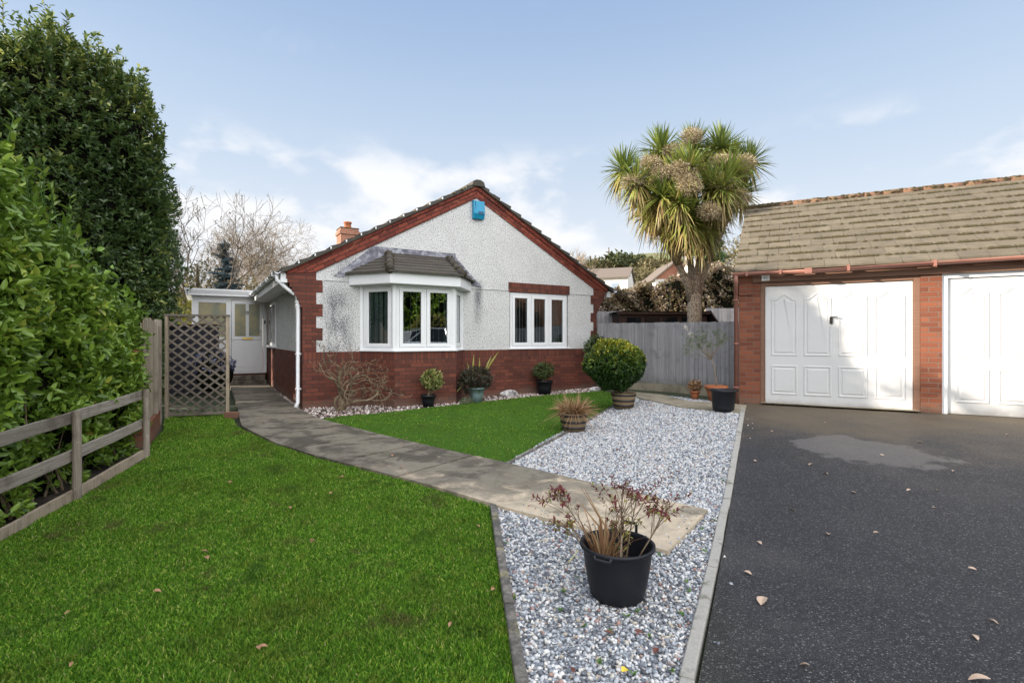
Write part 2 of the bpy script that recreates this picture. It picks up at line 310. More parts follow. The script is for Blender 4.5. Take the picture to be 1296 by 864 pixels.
def glass(name, tint, fac, k=.35):
    m = bpy.data.materials.new(name); m.use_nodes = True; nt = m.node_tree; nt.nodes.clear()
    o = nt.nodes.new('ShaderNodeOutputMaterial'); a = nt.nodes.new('ShaderNodeBsdfTransparent'); a.inputs[0].default_value = (*tint, 1)
    g = nt.nodes.new('ShaderNodeBsdfGlossy'); g.inputs['Roughness'].default_value = .01; g.inputs[0].default_value = (.95, .97, 1, 1)
    fr = nt.nodes.new('ShaderNodeFresnel'); fr.inputs[0].default_value = 1.5
    md = nt.nodes.new('ShaderNodeMath'); md.operation = 'MULTIPLY_ADD'; md.inputs[1].default_value = 1.6; md.inputs[2].default_value = fac
    mx = nt.nodes.new('ShaderNodeMixShader'); nt.links.new(fr.outputs[0], md.inputs[0]); nt.links.new(md.outputs[0], mx.inputs[0])
    nt.links.new(a.outputs[0], mx.inputs[1]); nt.links.new(g.outputs[0], mx.inputs[2]); nt.links.new(mx.outputs[0], o.inputs[0])
    return m
M['glass'] = glass('window_glass', (.75, .82, .82), .10)
def f_reed(t):
    u = t.xyz(t.uv())[0]; w = (u * 220.0)._m('SINE'); n = t.noise(t.obj(), 3, 4)
    return dict(c=t.mix(n.ss(.35, .65), (.42, .36, .20), (.25, .27, .2)), n=t.bump(w, .5, .004))
M['reeded'] = mat('reeded_glass', rough=.18, fn=f_reed, spec=.8)
M['fh_wall'] = mat('far_white_wall', (.72, .7, .67), rough=.9)
M['fh_brick'] = mat('far_brick', rough=.9, fn=lambda t: dict(c=t.mix(t.noise(t.obj(), 3, 5), (.30, .12, .08), (.38, .18, .12))))
M['fh_roof'] = mat('far_tiles', rough=.9, fn=lambda t: dict(c=t.mix(t.noise(t.map(t.obj(), scale=(1, 1, 12)), 1.5, 4), (.12, .095, .08), (.17, .135, .11))))
M['fh_glass'] = mat('far_window', (.25, .32, .4), rough=.15)
M['solar'] = mat('solar_panel', rough=.2, fn=lambda t: dict(c=t.mix(t.vor(t.map(t.obj(), scale=(1.6, 1.6, 1.6)), 1, rand=0).ss(.42, .5), (.02, .03, .08), (.3, .34, .4))))
M['carpaint'] = mat('silver_paint', (.45, .48, .52), rough=.25, metal=.6, coat=1)
M['carglass'] = mat('car_glass', (.01, .012, .014), rough=.05)
M['rubber'] = mat('tyre_rubber', (.015, .015, .015), rough=.8)
M['slate_panel'] = mat('slate_grey_panel', rough=.7, fn=lambda t: dict(c=t.mix(t.noise(t.map(t.obj(), scale=(9, 1, 1)), 3, 3), (.018, .017, .024), (.045, .042, .06))))
M['leaf_tan'] = mat('fallen_leaf_tan', rough=.7, fn=lambda t: dict(c=t.mix(t.noise(t.obj(), 40, 3), (.56, .43, .33), (.36, .24, .16))))
M['leaf_brown'] = mat('fallen_leaf_brown', rough=.7, fn=lambda t: dict(c=t.mix(t.noise(t.obj(), 40, 3), (.24, .11, .055), (.36, .22, .12))))
M['leaf_red'] = mat('fallen_leaf_red', rough=.7, fn=lambda t: dict(c=t.mix(t.noise(t.obj(), 40, 3), (.16, .04, .025), (.07, .03, .02))))
M['leaf_yellow'] = mat('fallen_leaf_yellow', (.7, .5, .05), rough=.6)
M['weed'] = leafmat('weed_leaf', [(0, (.05, .13, .015)), (1, (.16, .3, .04))], rough=.5, trans=.3)
M['plate'] = mat('number_plate', (.78, .77, .72), rough=.4)

# ------------------------------------------------------------------ mesh helpers
def tag(o, label=None, cat=None, group=None, kind=None):
    for k, v in (('label', label), ('category', cat), ('group', group), ('kind', kind)):
        if v: o[k] = v
    return o
def thing(name, label, cat, loc=(0, 0, 0), rz=0, group=None):
    o = bpy.data.objects.new(name, None); C.objects.link(o); o.empty_display_size = .1
    o.location = loc; o.rotation_euler = (0, 0, rz); return tag(o, label, cat, group)
class MB:
    def __init__(s): s.v, s.f, s.r = [], [], []
    def add(s, vs, fs, r=None):
        n = len(s.v); s.v += [tuple(v) for v in vs]; s.f += [tuple(i + n for i in f) for f in fs]
        rr = random.random() if r is None else r; s.r += [rr] * len(fs); return s
    def box(s, x0, x1, y0, y1, z0, z1, M_=None, r=None):
        vs = [Vector((x, y, z)) for z in (z0, z1) for y in (y0, y1) for x in (x0, x1)]
        if M_ is not None: vs = [M_ @ v for v in vs]
        return s.add(vs, [(0, 2, 3, 1), (4, 5, 7, 6), (0, 1, 5, 4), (2, 6, 7, 3), (0, 4, 6, 2), (1, 3, 7, 5)], r)
    def prism_y(s, poly, y0, y1, r=None):   # poly in (x, z), counter-clockwise seen from -y
        n = len(poly); vs = [(x, y0, z) for x, z in poly] + [(x, y1, z) for x, z in poly]
        fs = [tuple(range(n)), tuple(range(2 * n - 1, n - 1, -1))] + [(i, i + n, (i + 1) % n + n, (i + 1) % n) for i in range(n)]
        return s.add(vs, fs, r)
    def prism_z(s, poly, z0, z1, r=None):
        n = len(poly); vs = [(x, y, z0) for x, y in poly] + [(x, y, z1) for x, y in poly]
        fs = [tuple(range(n - 1, -1, -1)), tuple(range(n, 2 * n))] + [(i, (i + 1) % n, (i + 1) % n + n, i + n) for i in range(n)]
        return s.add(vs, fs, r)
    def tube(s, pts, rad, n=8, cap=True, r=None):
        pts = [Vector(p) for p in pts]; k = len(pts)
        if not isinstance(rad, (list, tuple)): rad = [rad] * k
        vs = []; prev = None
        for i, p in enumerate(pts):
            d = (pts[min(i + 1, k - 1)] - pts[max(i - 1, 0)]).normalized()
            if prev is None: a = d.orthogonal().normalized()
            else: a = (prev - d * prev.dot(d)); a = a.normalized() if a.length > 1e-6 else d.orthogonal().normalized()
            prev = a; b = d.cross(a)
            vs += [p + (a * math.cos(2 * math.pi * j / n) + b * math.sin(2 * math.pi * j / n)) * rad[i] for j in range(n)]
        fs = [(i * n + j, i * n + (j + 1) % n, (i + 1) * n + (j + 1) % n, (i + 1) * n + j) for i in range(k - 1) for j in range(n)]
        if cap: fs += [tuple(range(n - 1, -1, -1)), tuple(range((k - 1) * n, k * n))]
        return s.add(vs, fs, r)
    def lathe(s, prof, n=40, c=(0, 0, 0), r=None):
        vs = []; k = len(prof)
        for i in range(k):
            vs += [(c[0] + prof[i][0] * math.cos(2 * math.pi * j / n), c[1] + prof[i][0] * math.sin(2 * math.pi * j / n), c[2] + prof[i][1]) for j in range(n)]
        fs = [(i * n + j, i * n + (j + 1) % n, (i + 1) * n + (j + 1) % n, (i + 1) * n + j) for i in range(k - 1) for j in range(n)]
        return s.add(vs, fs, r)
    def build(s, name, m, parent=None, smooth=False, bevel=0, uvrot=0, loc=None):
        return mesh_np(name, np.array(s.v, float), s.f, m, parent, s.r, smooth, bevel, uvrot, loc)
def mesh_np(name, V, Fs, m, parent=None, rnd=None, smooth=False, bevel=0, uvrot=0, loc=None, uv=True):
    me = bpy.data.meshes.new(name)
    if isinstance(Fs, np.ndarray):
        k = Fs.shape[1]; nf = Fs.shape[0]
        me.vertices.add(len(V)); me.vertices.foreach_set('co', V.astype(np.float32).ravel())
        me.loops.add(nf * k); me.loops.foreach_set('vertex_index', Fs.astype(np.int32).ravel())
        me.polygons.add(nf); me.polygons.foreach_set('loop_start', np.arange(0, nf * k, k, dtype=np.int32))
        me.update(calc_edges=True); uv = False
    else: me.from_pydata([tuple(v) for v in V], [], Fs)
    if rnd is not None and len(me.polygons) == len(rnd):
        a = me.attributes.new('rnd', 'FLOAT', 'FACE'); a.data.foreach_set('value', np.asarray(rnd, np.float32))
    if bevel:
        bm = bmesh.new(); bm.from_mesh(me)
        bmesh.ops.bevel(bm, geom=list(bm.edges), offset=bevel, segments=1, affect='EDGES', clamp_overlap=True)
        bm.to_mesh(me); bm.free()
    if uv:
        L = me.uv_layers.new(name='UVMap').data; cr, sr = math.cos(uvrot), math.sin(uvrot)
        vs = me.vertices
        for p in me.polygons:
            n = p.normal
            if abs(n.z) > .96: a, b = Vector((1, 0, 0)), Vector((0, 1, 0))
            else:
                a = Vector((0, 0, 1)).cross(n).normalized(); b = n.cross(a)
            for li in p.loop_indices:
                co = vs[me.loops[li].vertex_index].co; u, v = co.dot(a), co.dot(b)
                L[li].uv = (u * cr + v * sr, -u * sr + v * cr)
    if smooth: me.polygons.foreach_set('use_smooth', [True] * len(me.polygons))
    me.materials.append(m if not isinstance(m, str) else M[m])
    o = bpy.data.objects.new(name, me); C.objects.link(o)
    if parent is not None: o.parent = parent
    if loc is not None: o.location = loc
    me.update(); return o
def copy_tree(o, parent=None):
    c = o.copy(); C.objects.link(c); c.parent = parent
    for ch in o.children:
        copy_tree(ch, c)
    return c

# ---- leaves
def nrm(a): return a / np.maximum(np.linalg.norm(a, axis=1, keepdims=True), 1e-9)
def leaves(name, pos, ax, up, L, W, m, parent=None, rnd=None, fold=.18, droop=.12, six=True):
    n = len(pos); ax = nrm(ax); side = nrm(np.cross(ax, up)); nn = np.cross(side, ax)
    L = np.broadcast_to(L, n)[:, None]; W = np.broadcast_to(W, n)[:, None]
    if rnd is None: rnd = rng.rand(n)
    if six:
        V = np.stack([pos, pos + ax * L * .3 + side * W * .5 + nn * W * fold, pos + ax * L * .72 + side * W * .4 + nn * W * fold - nn * L * droop * .4,
                      pos + ax * L - nn * L * droop, pos + ax * L * .72 - side * W * .4 + nn * W * fold - nn * L * droop * .4, pos + ax * L * .3 - side * W * .5 + nn * W * fold], 1).reshape(-1, 3)
        b = np.arange(n)[:, None] * 6; Fs = np.concatenate([b + [0, 1, 2, 3], b + [0, 3, 4, 5]], 1).reshape(-1, 4)
    else:
        V = np.stack([pos, pos + ax * L * .45 + side * W * .5 + nn * W * fold, pos + ax * L - nn * L * droop, pos + ax * L * .45 - side * W * .5 + nn * W * fold], 1).reshape(-1, 3)
        b = np.arange(n)[:, None] * 4; Fs = np.concatenate([b + [0, 1, 2], b + [0, 2, 3]], 1).reshape(-1, 3)
    return mesh_np(name, V, Fs, m, parent, np.repeat(rnd, 2))
def whorl(tips, axes, k, tl, L, W, ang=(35, 75), shade=None):
    """k leaves spiralling round each twig"""
    n = len(tips); A = nrm(axes); o = nrm(np.cross(A, rng.randn(n, 3))); b = np.cross(A, o)
    T_ = np.repeat(tips, k, 0); A2 = np.repeat(A, k, 0); o2 = np.repeat(o, k, 0); b2 = np.repeat(b, k, 0)
    u = np.tile(np.arange(k) / k, n) + rng.rand(n * k) * .2; ph = np.tile(np.arange(k) * 2.4, n) + rng.rand(n * k)
    al = np.radians(ang[0] + (ang[1] - ang[0]) * u + rng.randn(n * k) * 12)
    d = A2 * np.cos(al)[:, None] + (o2 * np.cos(ph)[:, None] + b2 * np.sin(ph)[:, None]) * np.sin(al)[:, None]
    pos = T_ - A2 * (u * tl)[:, None]
    up = A2 + rng.randn(n * k, 3) * .25 + np.array([0, 0, .4])
    s = rng.uniform(.5, 1.2, n * k)
    base = np.repeat(rng.rand(n) if shade is None else shade, k)
    rn = np.clip(base * .55 + rng.rand(n * k) * .45, 0, 1)
    return pos, d, up, L * s, W * s, rn
def wob(p, f, a, seed=0):
    p = np.asarray(p); s = seed * 1.7
    return a * (np.sin(p[:, 0] * f + s) * np.cos(p[:, 1] * f * 1.13 + 2 * s) + np.sin(p[:, 2] * f * .9 + 1.3 + s) * np.cos(p[:, 0] * f * 1.7 + 4) * .7 + np.sin((p[:, 0] + p[:, 1] + p[:, 2]) * f * 2.3 + s) * .4)
def sphere_pts(n):
    return nrm(rng.randn(n, 3))
def blob(name, c, rad, m, parent, amp=.1, freq=3, sub=4, shape=None, seed=0):
    bm = bmesh.new(); bmesh.ops.create_icosphere(bm, subdivisions=sub, radius=1)
    V = np.array([v.co[:] for v in bm.verts]); Fs = [tuple(v.index for v in f.verts) for f in bm.faces]; bm.free()
    if shape: V = shape(V)
    V = V * (1 + wob(V * np.array(rad), freq, amp, seed))[:, None] * np.array(rad) + np.array(c)
    return mesh_np(name, V, Fs, m, parent, None, True, uv=False)
def branches(start, d, length, rad, depth, split=3, spread=.6, up=.15, taper=.68, seglen=4, out=None, minr=.004, wig=.12):
    if out is None: out = []
    p = Vector(start); d = Vector(d).normalized(); pts = [p.copy()]; rs = [rad]
    for i in range(seglen):
        d = (d + Vector((random.gauss(0, wig), random.gauss(0, wig), random.gauss(0, wig) + up * .2))).normalized()
        p = p + d * length / seglen; pts.append(p.copy()); rs.append(max(minr, rad * (1 - (1 - taper) * (i + 1) / seglen)))
        if depth > 0 and i >= 1 and random.random() < .55:
            q = d.orthogonal(); q.rotate(Matrix.Rotation(random.uniform(0, 6.28), 3, d))
            dd = (d + q * spread * random.uniform(.8, 1.5) + Vector((0, 0, up))).normalized()
            branches(p, dd, length * random.uniform(.5, .75), rs[-1] * .55, depth - 1, split, spread, up, taper, seglen, out, minr, wig)
    out.append((pts, rs))
    if depth > 0:
        for k in range(split):
            q = d.orthogonal(); q.rotate(Matrix.Rotation(6.28 * k / split + random.uniform(-.5, .5), 3, d))
            dd = (d + q * spread * random.uniform(.6, 1.2) + Vector((0, 0, up))).normalized()
            branches(p, dd, length * random.uniform(.62, .85), rs[-1] * .72, depth - 1, split, spread, up, taper, seglen, out, minr, wig)
    return out
def build_branches(segs, parent, m, split_at=None, n=4, names=('trunk', 'branches')):
    big, sml = MB(), MB()
    for pts, rs in segs:
        (big if split_at and rs[0] > split_at else sml).tube(pts, rs, 7 if (split_at and rs[0] > split_at) else n, cap=False)
    if big.v: big.build(names[0], m, parent, True)
    if sml.v: sml.build(names[1], m, parent, True)

# ------------------------------------------------------------------ SETTING
def in_poly(poly, x, y):
    x = np.asarray(x); y = np.asarray(y); c = np.zeros(len(x), bool); n = len(poly)
    for i in range(n):
        x0, y0 = poly[i][0], poly[i][1]; x1, y1 = poly[i - 1][0], poly[i - 1][1]
        c ^= ((y0 > y) != (y1 > y)) & (x < (x1 - x0) * (y - y0) / ((y1 - y0) or 1e-9) + x0)
    return c
def sheet(name, poly, m, dz=.01, res=.3, skirt=0, kind='structure', label=None, zf=None):
    bm = bmesh.new(); vs = [bm.verts.new((p[0], p[1], 0)) for p in poly]; bm.faces.new(vs)
    xs = [p[0] for p in poly]; ys = [p[1] for p in poly]
    for a, lo, hi in ((0, min(xs), max(xs)), (1, min(ys), max(ys))):
        t = lo + res
        while t < hi:
            co = Vector((0, 0, 0)); co[a] = t; no = Vector((0, 0, 0)); no[a] = 1
            bmesh.ops.bisect_plane(bm, geom=bm.verts[:] + bm.edges[:] + bm.faces[:], plane_co=co, plane_no=no); t += res
    for f in bm.faces:
        if f.normal.z < 0: f.normal_flip()
    if skirt:
        be = [e for e in bm.edges if len(e.link_faces) == 1]
        r = bmesh.ops.extrude_edge_only(bm, edges=be); low = {v for v in r['geom'] if isinstance(v, bmesh.types.BMVert)}
    else: low = set()
    for v in bm.verts: v.co.z = float(gz(v.co.x, v.co.y)) + dz - (skirt if v in low else 0)
    bmesh.ops.recalc_face_normals(bm, faces=bm.faces[:])
    me = bpy.data.meshes.new(name); bm.to_mesh(me); bm.free(); me.materials.append(M[m])
    o = bpy.data.objects.new(name, me); C.objects.link(o); return tag(o, label, kind=kind)
def axis_lines(rs):
    out = []
    for a, b, st in rs: out += list(np.arange(a, b, st))
    return np.array(out)
gx = axis_lines([(-600, -100, 50), (-100, -30, 7), (-30, -14, 1.2), (-14, 16, .35), (16, 40, 1.5), (40, 120, 8), (120, 601, 40)])
gy = axis_lines([(-200, -20, 20), (-20, -2, 1.5), (-2, 20, .35), (20, 60, 2), (60, 160, 4), (160, 301, 20), (320, 900, 60)])
X_, Y_ = np.meshgrid(gx, gy); nx, ny = len(gx), len(gy)
Z_ = gz(X_, Y_) - .05 + .8 * np.sin(X_ * .05) * sm(95, 130, Y_)
V = np.stack([X_.ravel(), Y_.ravel(), Z_.ravel()], 1); i = np.arange((nx) * (ny - 1)).reshape(ny - 1, nx)[:, :-1].ravel()
tag(mesh_np('ground', V, np.stack([i, i + 1, i + nx + 1, i + nx], 1), 'ground', smooth=True), kind='structure')

def px_list(l): return [P(a, b) for a, b in l]
kerb_far = P(941, 518); kerb_near = P(869, 864); kd = (kerb_near - kerb_far); kd.z = 0; kd.normalize()
kerb_end = kerb_near + kd * 2.2
path_left = px_list([(291, 488), (299, 512), (305, 541), (345, 562), (400, 580), (490, 603), (560, 622), (622, 642), (730, 671), (845, 703)])
path_right = px_list([(338, 486), (360, 506), (380, 520), (404, 532), (480, 552), (560, 571), (638, 588), (760, 617), (896, 650)])
edg0 = P(627, 645); edg1 = P(664, 880)
edg_end = edg1 + (edg1 - edg0).normalized() * .9
fence_pts = [Vector((-3.05, 1.0, 0)), Vector((-3.36, 2.3, 0)), P(0, 683), P(97, 632), P(185, 580)]
brick_a, brick_b = P(188, 566), P(207, 545)
lawn_l = [P(622, 643), edg_end, Vector((edg_end.x - .2, .6, 0)), Vector((-3.0, .6, 0))] + fence_pts[1:] + [brick_a, brick_b, P(209, 523), P(289, 521), P(300, 540)] + path_left[3:7]
lawn_r = [P(404, 531), P(480, 553), P(560, 572), P(638, 588), P(700, 553), P(776, 515), P(792, 503), P(762, 494), P(690, 500), P(620, 507.5), P(560, 514), P(500, 521), P(430, 527)]
grav = [P(622, 643), edg_end, kerb_end, kerb_near, kerb_far, P(930, 512), P(800, 497), P(776, 514), P(700, 552), P(638, 588), P(560, 600)]
sheet('lawn', lawn_l, 'lawn', .0); sheet('lawn', lawn_r, 'lawn', .01)
sheet('gravel_bed', grav, 'gravel_base', .0)
soil_poly = [Vector((-3.0, .6, 0))] + fence_pts[1:] + [brick_a, Vector((-6.6, 8.6, 0)), Vector((-9.5, 9.5, 0)), Vector((-8.5, .6, 0))]
sheet('flower_bed_soil', soil_poly, 'soil', -.01)
strip = [P(380, 521), P(405, 531), P(430, 528), P(500, 521.5), P(560, 514.5), P(620, 508), P(690, 500.5), P(762, 494.5), P(768, 489), P(700, 494), P(600, 502), P(500, 512), P(383, 517)]
sheet('border_gravel', strip, 'soil', .0)
gA = Vector((GO[0], GO[1], 0))
def G(s, t=0): return Vector((GO[0] + GD[0] * s + GN[0] * t, GO[1] + GD[1] * s + GN[1] * t, 0))
drive = [kerb_end + Vector((.06, 0, 0)), Vector((kerb_end.x + .3, -7, 0)), Vector((16, -7, 0)), Vector((16, 2.5, 0)), G(5.6, .02), G(.1, .02), P(943, 517)]
sheet('driveway', drive, 'asphalt', .0)
# path slabs
def resample(pts, k):
    d = [0]
    for a, b in zip(pts, pts[1:]): d.append(d[-1] + (Vector((b.x, b.y)) - Vector((a.x, a.y))).length)
    out = []
    for q in np.linspace(0, d[-1], k):
        j = min(max(int(np.searchsorted(d, q)) - 1, 0), len(pts) - 2); u = (q - d[j]) / (d[j + 1] - d[j]); out.append(pts[j].lerp(pts[j + 1], u))
    return out
pl, pr = resample(path_left, 31), resample(path_right, 31)
cuts = [0, 6, 12, 18, 20, 22, 24, 30]
pm = bmesh.new()
bpy_path = []
for a, b in zip(cuts, cuts[1:]):
    A = pl[a:b + 1]; B = pr[a:b + 1]
    g = .010
    A = [p.copy() for p in A]; B = [p.copy() for p in B]
    if a: A[0] = A[0].lerp(A[1], .07); B[0] = B[0].lerp(B[1], .07)
    rows = []
    for p, q in zip(A, B): rows.append([p.lerp(q, t) for t in np.linspace(0, 1, 6)])
    tv = [[pm.verts.new((v.x, v.y, float(gz(v.x, v.y)) + .035)) for v in r] for r in rows]
    for r0, r1 in zip(tv, tv[1:]):
        for k in range(5): pm.faces.new((r0[k], r0[k + 1], r1[k + 1], r1[k]))
be = [e for e in pm.edges if len(e.link_faces) == 1]; r = bmesh.ops.extrude_edge_only(pm, edges=be)
for v in r['geom']:
    if isinstance(v, bmesh.types.BMVert): v.co.z -= .12
bmesh.ops.recalc_face_normals(pm, faces=pm.faces[:])
me = bpy.data.meshes.new('path'); pm.to_mesh(me); pm.free(); me.materials.append(M['path']); po = bpy.data.objects.new('path', me); C.objects.link(po); tag(po, kind='structure')
path_poly = path_left + path_right[::-1]
# paving strip by the fence, sill in front of the doors
sheet('paving_strip', px_list([(786, 496), (838, 501), (872, 509.5), (945, 514.5), (941, 524), (905, 521), (862, 517), (812, 506)]), 'slab', .03, skirt=.08)
pave_poly = px_list([(786, 496), (838, 501), (872, 509.5), (945, 514.5), (941, 524), (905, 521), (862, 517), (812, 506)])
sheet('garage_apron', [G(.34, .1), G(.34, -.12), G(2.48, -.12), G(2.48, .1)], 'slab', .03)
def kerbline(name, pts, w, h, m, seg=.92, down=.1):
    mb = MB(); rs = []
    for a, b in zip(pts, pts[1:]):
        d = Vector((b.x - a.x, b.y - a.y, 0)); ln = d.length; k = max(1, round(ln / seg)); d.normalize(); s = Vector((-d.y, d.x, 0)) * w / 2
        for j in range(k):
            p = a + d * (ln * j / k + .004); q = a + d * (ln * (j + 1) / k - .004); dz = random.uniform(-.006, .006); o = s * random.uniform(-.12, .12)
            za, zb = float(gz(p.x, p.y)), float(gz(q.x, q.y))
            c = [p - s + o, p + s + o, q + s + o, q - s + o]; zz = [za, za, zb, zb]
            mb.add([(v.x, v.y, z - down) for v, z in zip(c, zz)] + [(v.x, v.y, z + h + dz) for v, z in zip(c, zz)], [(0, 1, 5, 4), (1, 2, 6, 5), (2, 3, 7, 6), (3, 0, 4, 7), (4, 5, 6, 7)])
    o = mb.build(name, m, bevel=.006); return tag(o, kind='structure')
kerbline('driveway_kerb', [kerb_end, kerb_near, kerb_far], .062, .03, 'kerb', .62)
kerbline('lawn_edging', [P(624, 643), edg_end], .055, .04, 'kerb_dark', .9)
kerbline('lawn_edging', [P(640, 590), P(777, 514)], .04, .03, 'kerb_dark', .9)

# ---- gravel stones
def stones(name, poly, n, size, m, excl=(), fall=1.0, label=None, dz=.0, ymin=-9, ymax=99, ico=False):
    xs = [p[0] for p in poly]; ys = [p[1] for p in poly]; N = n * 6
    x = rng.uniform(min(xs), max(xs), N); y = rng.uniform(min(ys), max(ys), N)
    k = in_poly(poly, x, y) & (y > ymin) & (y < ymax)
    for e in excl: k &= ~in_poly(e, x, y)
    if fall: k &= rng.rand(N) < np.minimum(1, (3.2 / np.maximum(y, .5)) ** fall)
    x, y = x[k][:n], y[k][:n]; n = len(x)
    if ico:
        bm = bmesh.new(); bmesh.ops.create_icosphere(bm, subdivisions=1, radius=.58); base = np.array([v.co[:] for v in bm.verts]); tf = np.array([[v.index for v in f.verts] for f in bm.faces]); bm.free()
        sc3 = rng.uniform(.6, 1.1, (n, 1, 3)) * np.array([1, .8, .7]); kk = 12
    else:
        base = np.array([[a, b, c] for c in (-1, 1) for b in (-1, 1) for a in (-1, 1)], float) * .5; sc3 = rng.uniform(.55, 1.1, (n, 1, 3)) * np.array([1, .8, .6]); kk = 8
    s = (size * rng.uniform(.6, 1.5, n) * (1 + .05 * np.maximum(y - 3, 0) * (fall > 0)))[:, None, None]
    V = base[None] * sc3 * s * (1 + rng.uniform(-.3, .3, (n, kk, 3)))
    if not ico: V[:, 4:, :2] *= rng.uniform(.45, .8, (n, 1, 1))
    a = rng.rand(n) * 6.28; t1 = rng.randn(n) * .35; ca, sa = np.cos(a), np.sin(a)
    z = V[..., 2] + V[..., 0] * t1[:, None]; xx = V[..., 0] * ca[:, None] - V[..., 1] * sa[:, None]; yy = V[..., 0] * sa[:, None] + V[..., 1] * ca[:, None]
    V = np.stack([xx + x[:, None], yy + y[:, None], z + (gz(x, y) + dz + size * rng.uniform(0, .5, n))[:, None]], 2).reshape(-1, 3)
    b = np.arange(n)[:, None] * kk
    if ico: Fs = (b[:, :, None] + tf[None]).reshape(-1, 3); nf_ = 20
    else: nf_ = 5; Fs = np.concatenate([b + q for q in ([4, 5, 7, 6], [0, 1, 5, 4], [2, 6, 7, 3], [0, 4, 6, 2], [1, 3, 7, 5])], 1).reshape(-1, 4)
    o = mesh_np(name, V, Fs, m, None, np.repeat(rng.rand(n), nf_)); return tag(o, label, kind='stuff')
drive_strip = [p for p in grav]
stones('gravel', grav, 30000, .021, 'stone', (path_poly, pave_poly), .25, 'coarse grey and white chippings in the near bed around the big tub', ymin=1.5, ymax=4.3, ico=True)
stones('gravel', grav, 60000, .019, 'stone', (path_poly, pave_poly), .5, 'pale grey chippings spread between the small lawn and the driveway', ymin=4.2)
stones('pebbles', strip, 2600, .03, 'pebble', (), 0, 'pink and white pebbles along the foot of the bungalow wall')
kside = Vector((-kd.y, kd.x, 0)); kside = kside if kside.x > 0 else -kside
k0_, k1_ = kerb_near - kd * 0, kerb_far
spill = [k0_ + kside * .04, k1_ + kside * .04, k1_ + kside * .16, k0_ + kside * .16]
stones('gravel', spill, 70, .014, 'stone', (), 0, 'few stray chippings kicked onto the edge of the asphalt')
pe = [path_left[7], path_left[8], path_left[9], path_right[8]]; mid_ = [p.lerp(P(700, 640), .10) for p in pe]
stones('gravel', [P(640, 648), P(845, 702), P(892, 652), P(870, 650), P(835, 690), P(650, 640)], 60, .013, 'stone', (), 0, 'few stray chippings on the pale tip of the path', dz=.038)
# side pebbles
HA = math.atan2(.515, .857); HO = Vector((-3.94, 9.5, .19))
HM = Matrix.Translation(HO) @ Matrix.Rotation(HA, 4, 'Z')
def HW(s, t, z=0): return HM @ Vector((s, t, z))
side = [HW(.05, .1), HW(-.33, -.1), HW(-.33, 5.6), HW(.05, 5.6)]
stones('pebbles', side, 1500, .03, 'pebble', (path_poly,), 0, 'grey pebbles in the narrow strip beside the bungalow side wall')

# ---- grass
def grass(name, poly, n, excl=(), label=''):
    xs = [p[0] for p in poly]; ys = [p[1] for p in poly]; N = n * 5
    x = rng.uniform(min(xs), max(xs), N); y = rng.uniform(min(ys), max(ys), N)
    k = in_poly(poly, x, y) & (rng.rand(N) < np.minimum(1, (2.6 / np.maximum(y, .5)) ** 1.15)) & (y > 1.6)
    cl = np.sin(x * 9 + np.sin(y * 7) * 2) * np.cos(y * 11 + np.sin(x * 5) * 2)
    x, y, cl = x[k][:n], y[k][:n], cl[k][:n]; n = len(x); zz = gz(x, y)
    far = 1 + .16 * np.maximum(y - 2.5, 0)
    h = rng.uniform(.008, .026, n) * (1 + .35 * cl); w = rng.uniform(.0024, .0046, n) * far
    a = rng.rand(n) * 6.28; l = rng.uniform(.1, 1.0, n) * h; b = rng.rand(n) * 6.28
    p = np.stack([x, y, zz], 1); s = np.stack([np.cos(a), np.sin(a), 0 * a], 1) * w[:, None]; ln = np.stack([np.cos(b), np.sin(b), 0 * b], 1) * l[:, None]
    up = np.stack([0 * h, 0 * h, h], 1)
    V = np.stack([p - s, p + s, p + s * .7 + up * .6 + ln * .4, p + up + ln, p - s * .7 + up * .6 + ln * .4], 1).reshape(-1, 3)
    Fs = (np.arange(n)[:, None] * 5 + [0, 1, 2, 3, 4])
    o = mesh_np(name, V, Fs, 'blade', None, rng.rand(n) ** 1.1); return tag(o, label, kind='stuff')
grass('grass', lawn_l, 340000, label='short green grass of the front lawn left of the path')
grass('grass', lawn_r, 60000, label='short green grass of the small lawn under the bay window')

# ------------------------------------------------------------------ BUNGALOW (local frame: x along the front, y to the back)
bg = thing('bungalow', 'white pebbledash bungalow with red brick base, quoins and gable edge and a bay window', 'bungalow', HO, HA)
APX, APZ, SL = 3.68, 4.68, .552
def zt(s, off=0): return APZ + off - SL * abs(s - APX)
def columns(mb, xs, spans, top, y0, y1, z0):
    """wall strips between xs; spans: list of (xa, xb, za, zb) openings"""
    for a, b in zip(xs, xs[1:]):
        op = [o for o in spans if o[0] <= a + 1e-6 and o[1] >= b - 1e-6]
        if op: o = op[0]; mb.prism_y([(a, z0), (b, z0), (b, o[2]), (a, o[2])], y0, y1) if o[2] > z0 + .01 else None; zb = o[3]
        else: zb = z0
        mb.prism_y([(a, zb), (b, zb), (b, top(b)), (a, top(a))], y0, y1)
mb = MB(); columns(mb, [.1, 1.16, 3.31, APX, 4.53, 6.22, 7.08], [(1.16, 3.31, 1.0, 2.40), (4.53, 6.22, 1.05, 2.385)], lambda s: zt(s, -.06), 0, .25, 1.0)
mb.build('rendered_wall', 'render', bg)
WP = [(1.16, 0), (1.61, -.64), (2.85, -.64), (3.31, 0)]
out = [(.06, .25), (.06, -.02), (1.13, -.02), (1.59, -.68), (2.87, -.68), (3.34, -.02), (7.12, -.02), (7.12, .25)]
MB().prism_z(out, -.35, .825).build('brick_plinth', 'brick', bg)
MB().prism_z(out, .825, 1.052).build('soldier_course', 'brick_soldier', bg)
mb = MB()
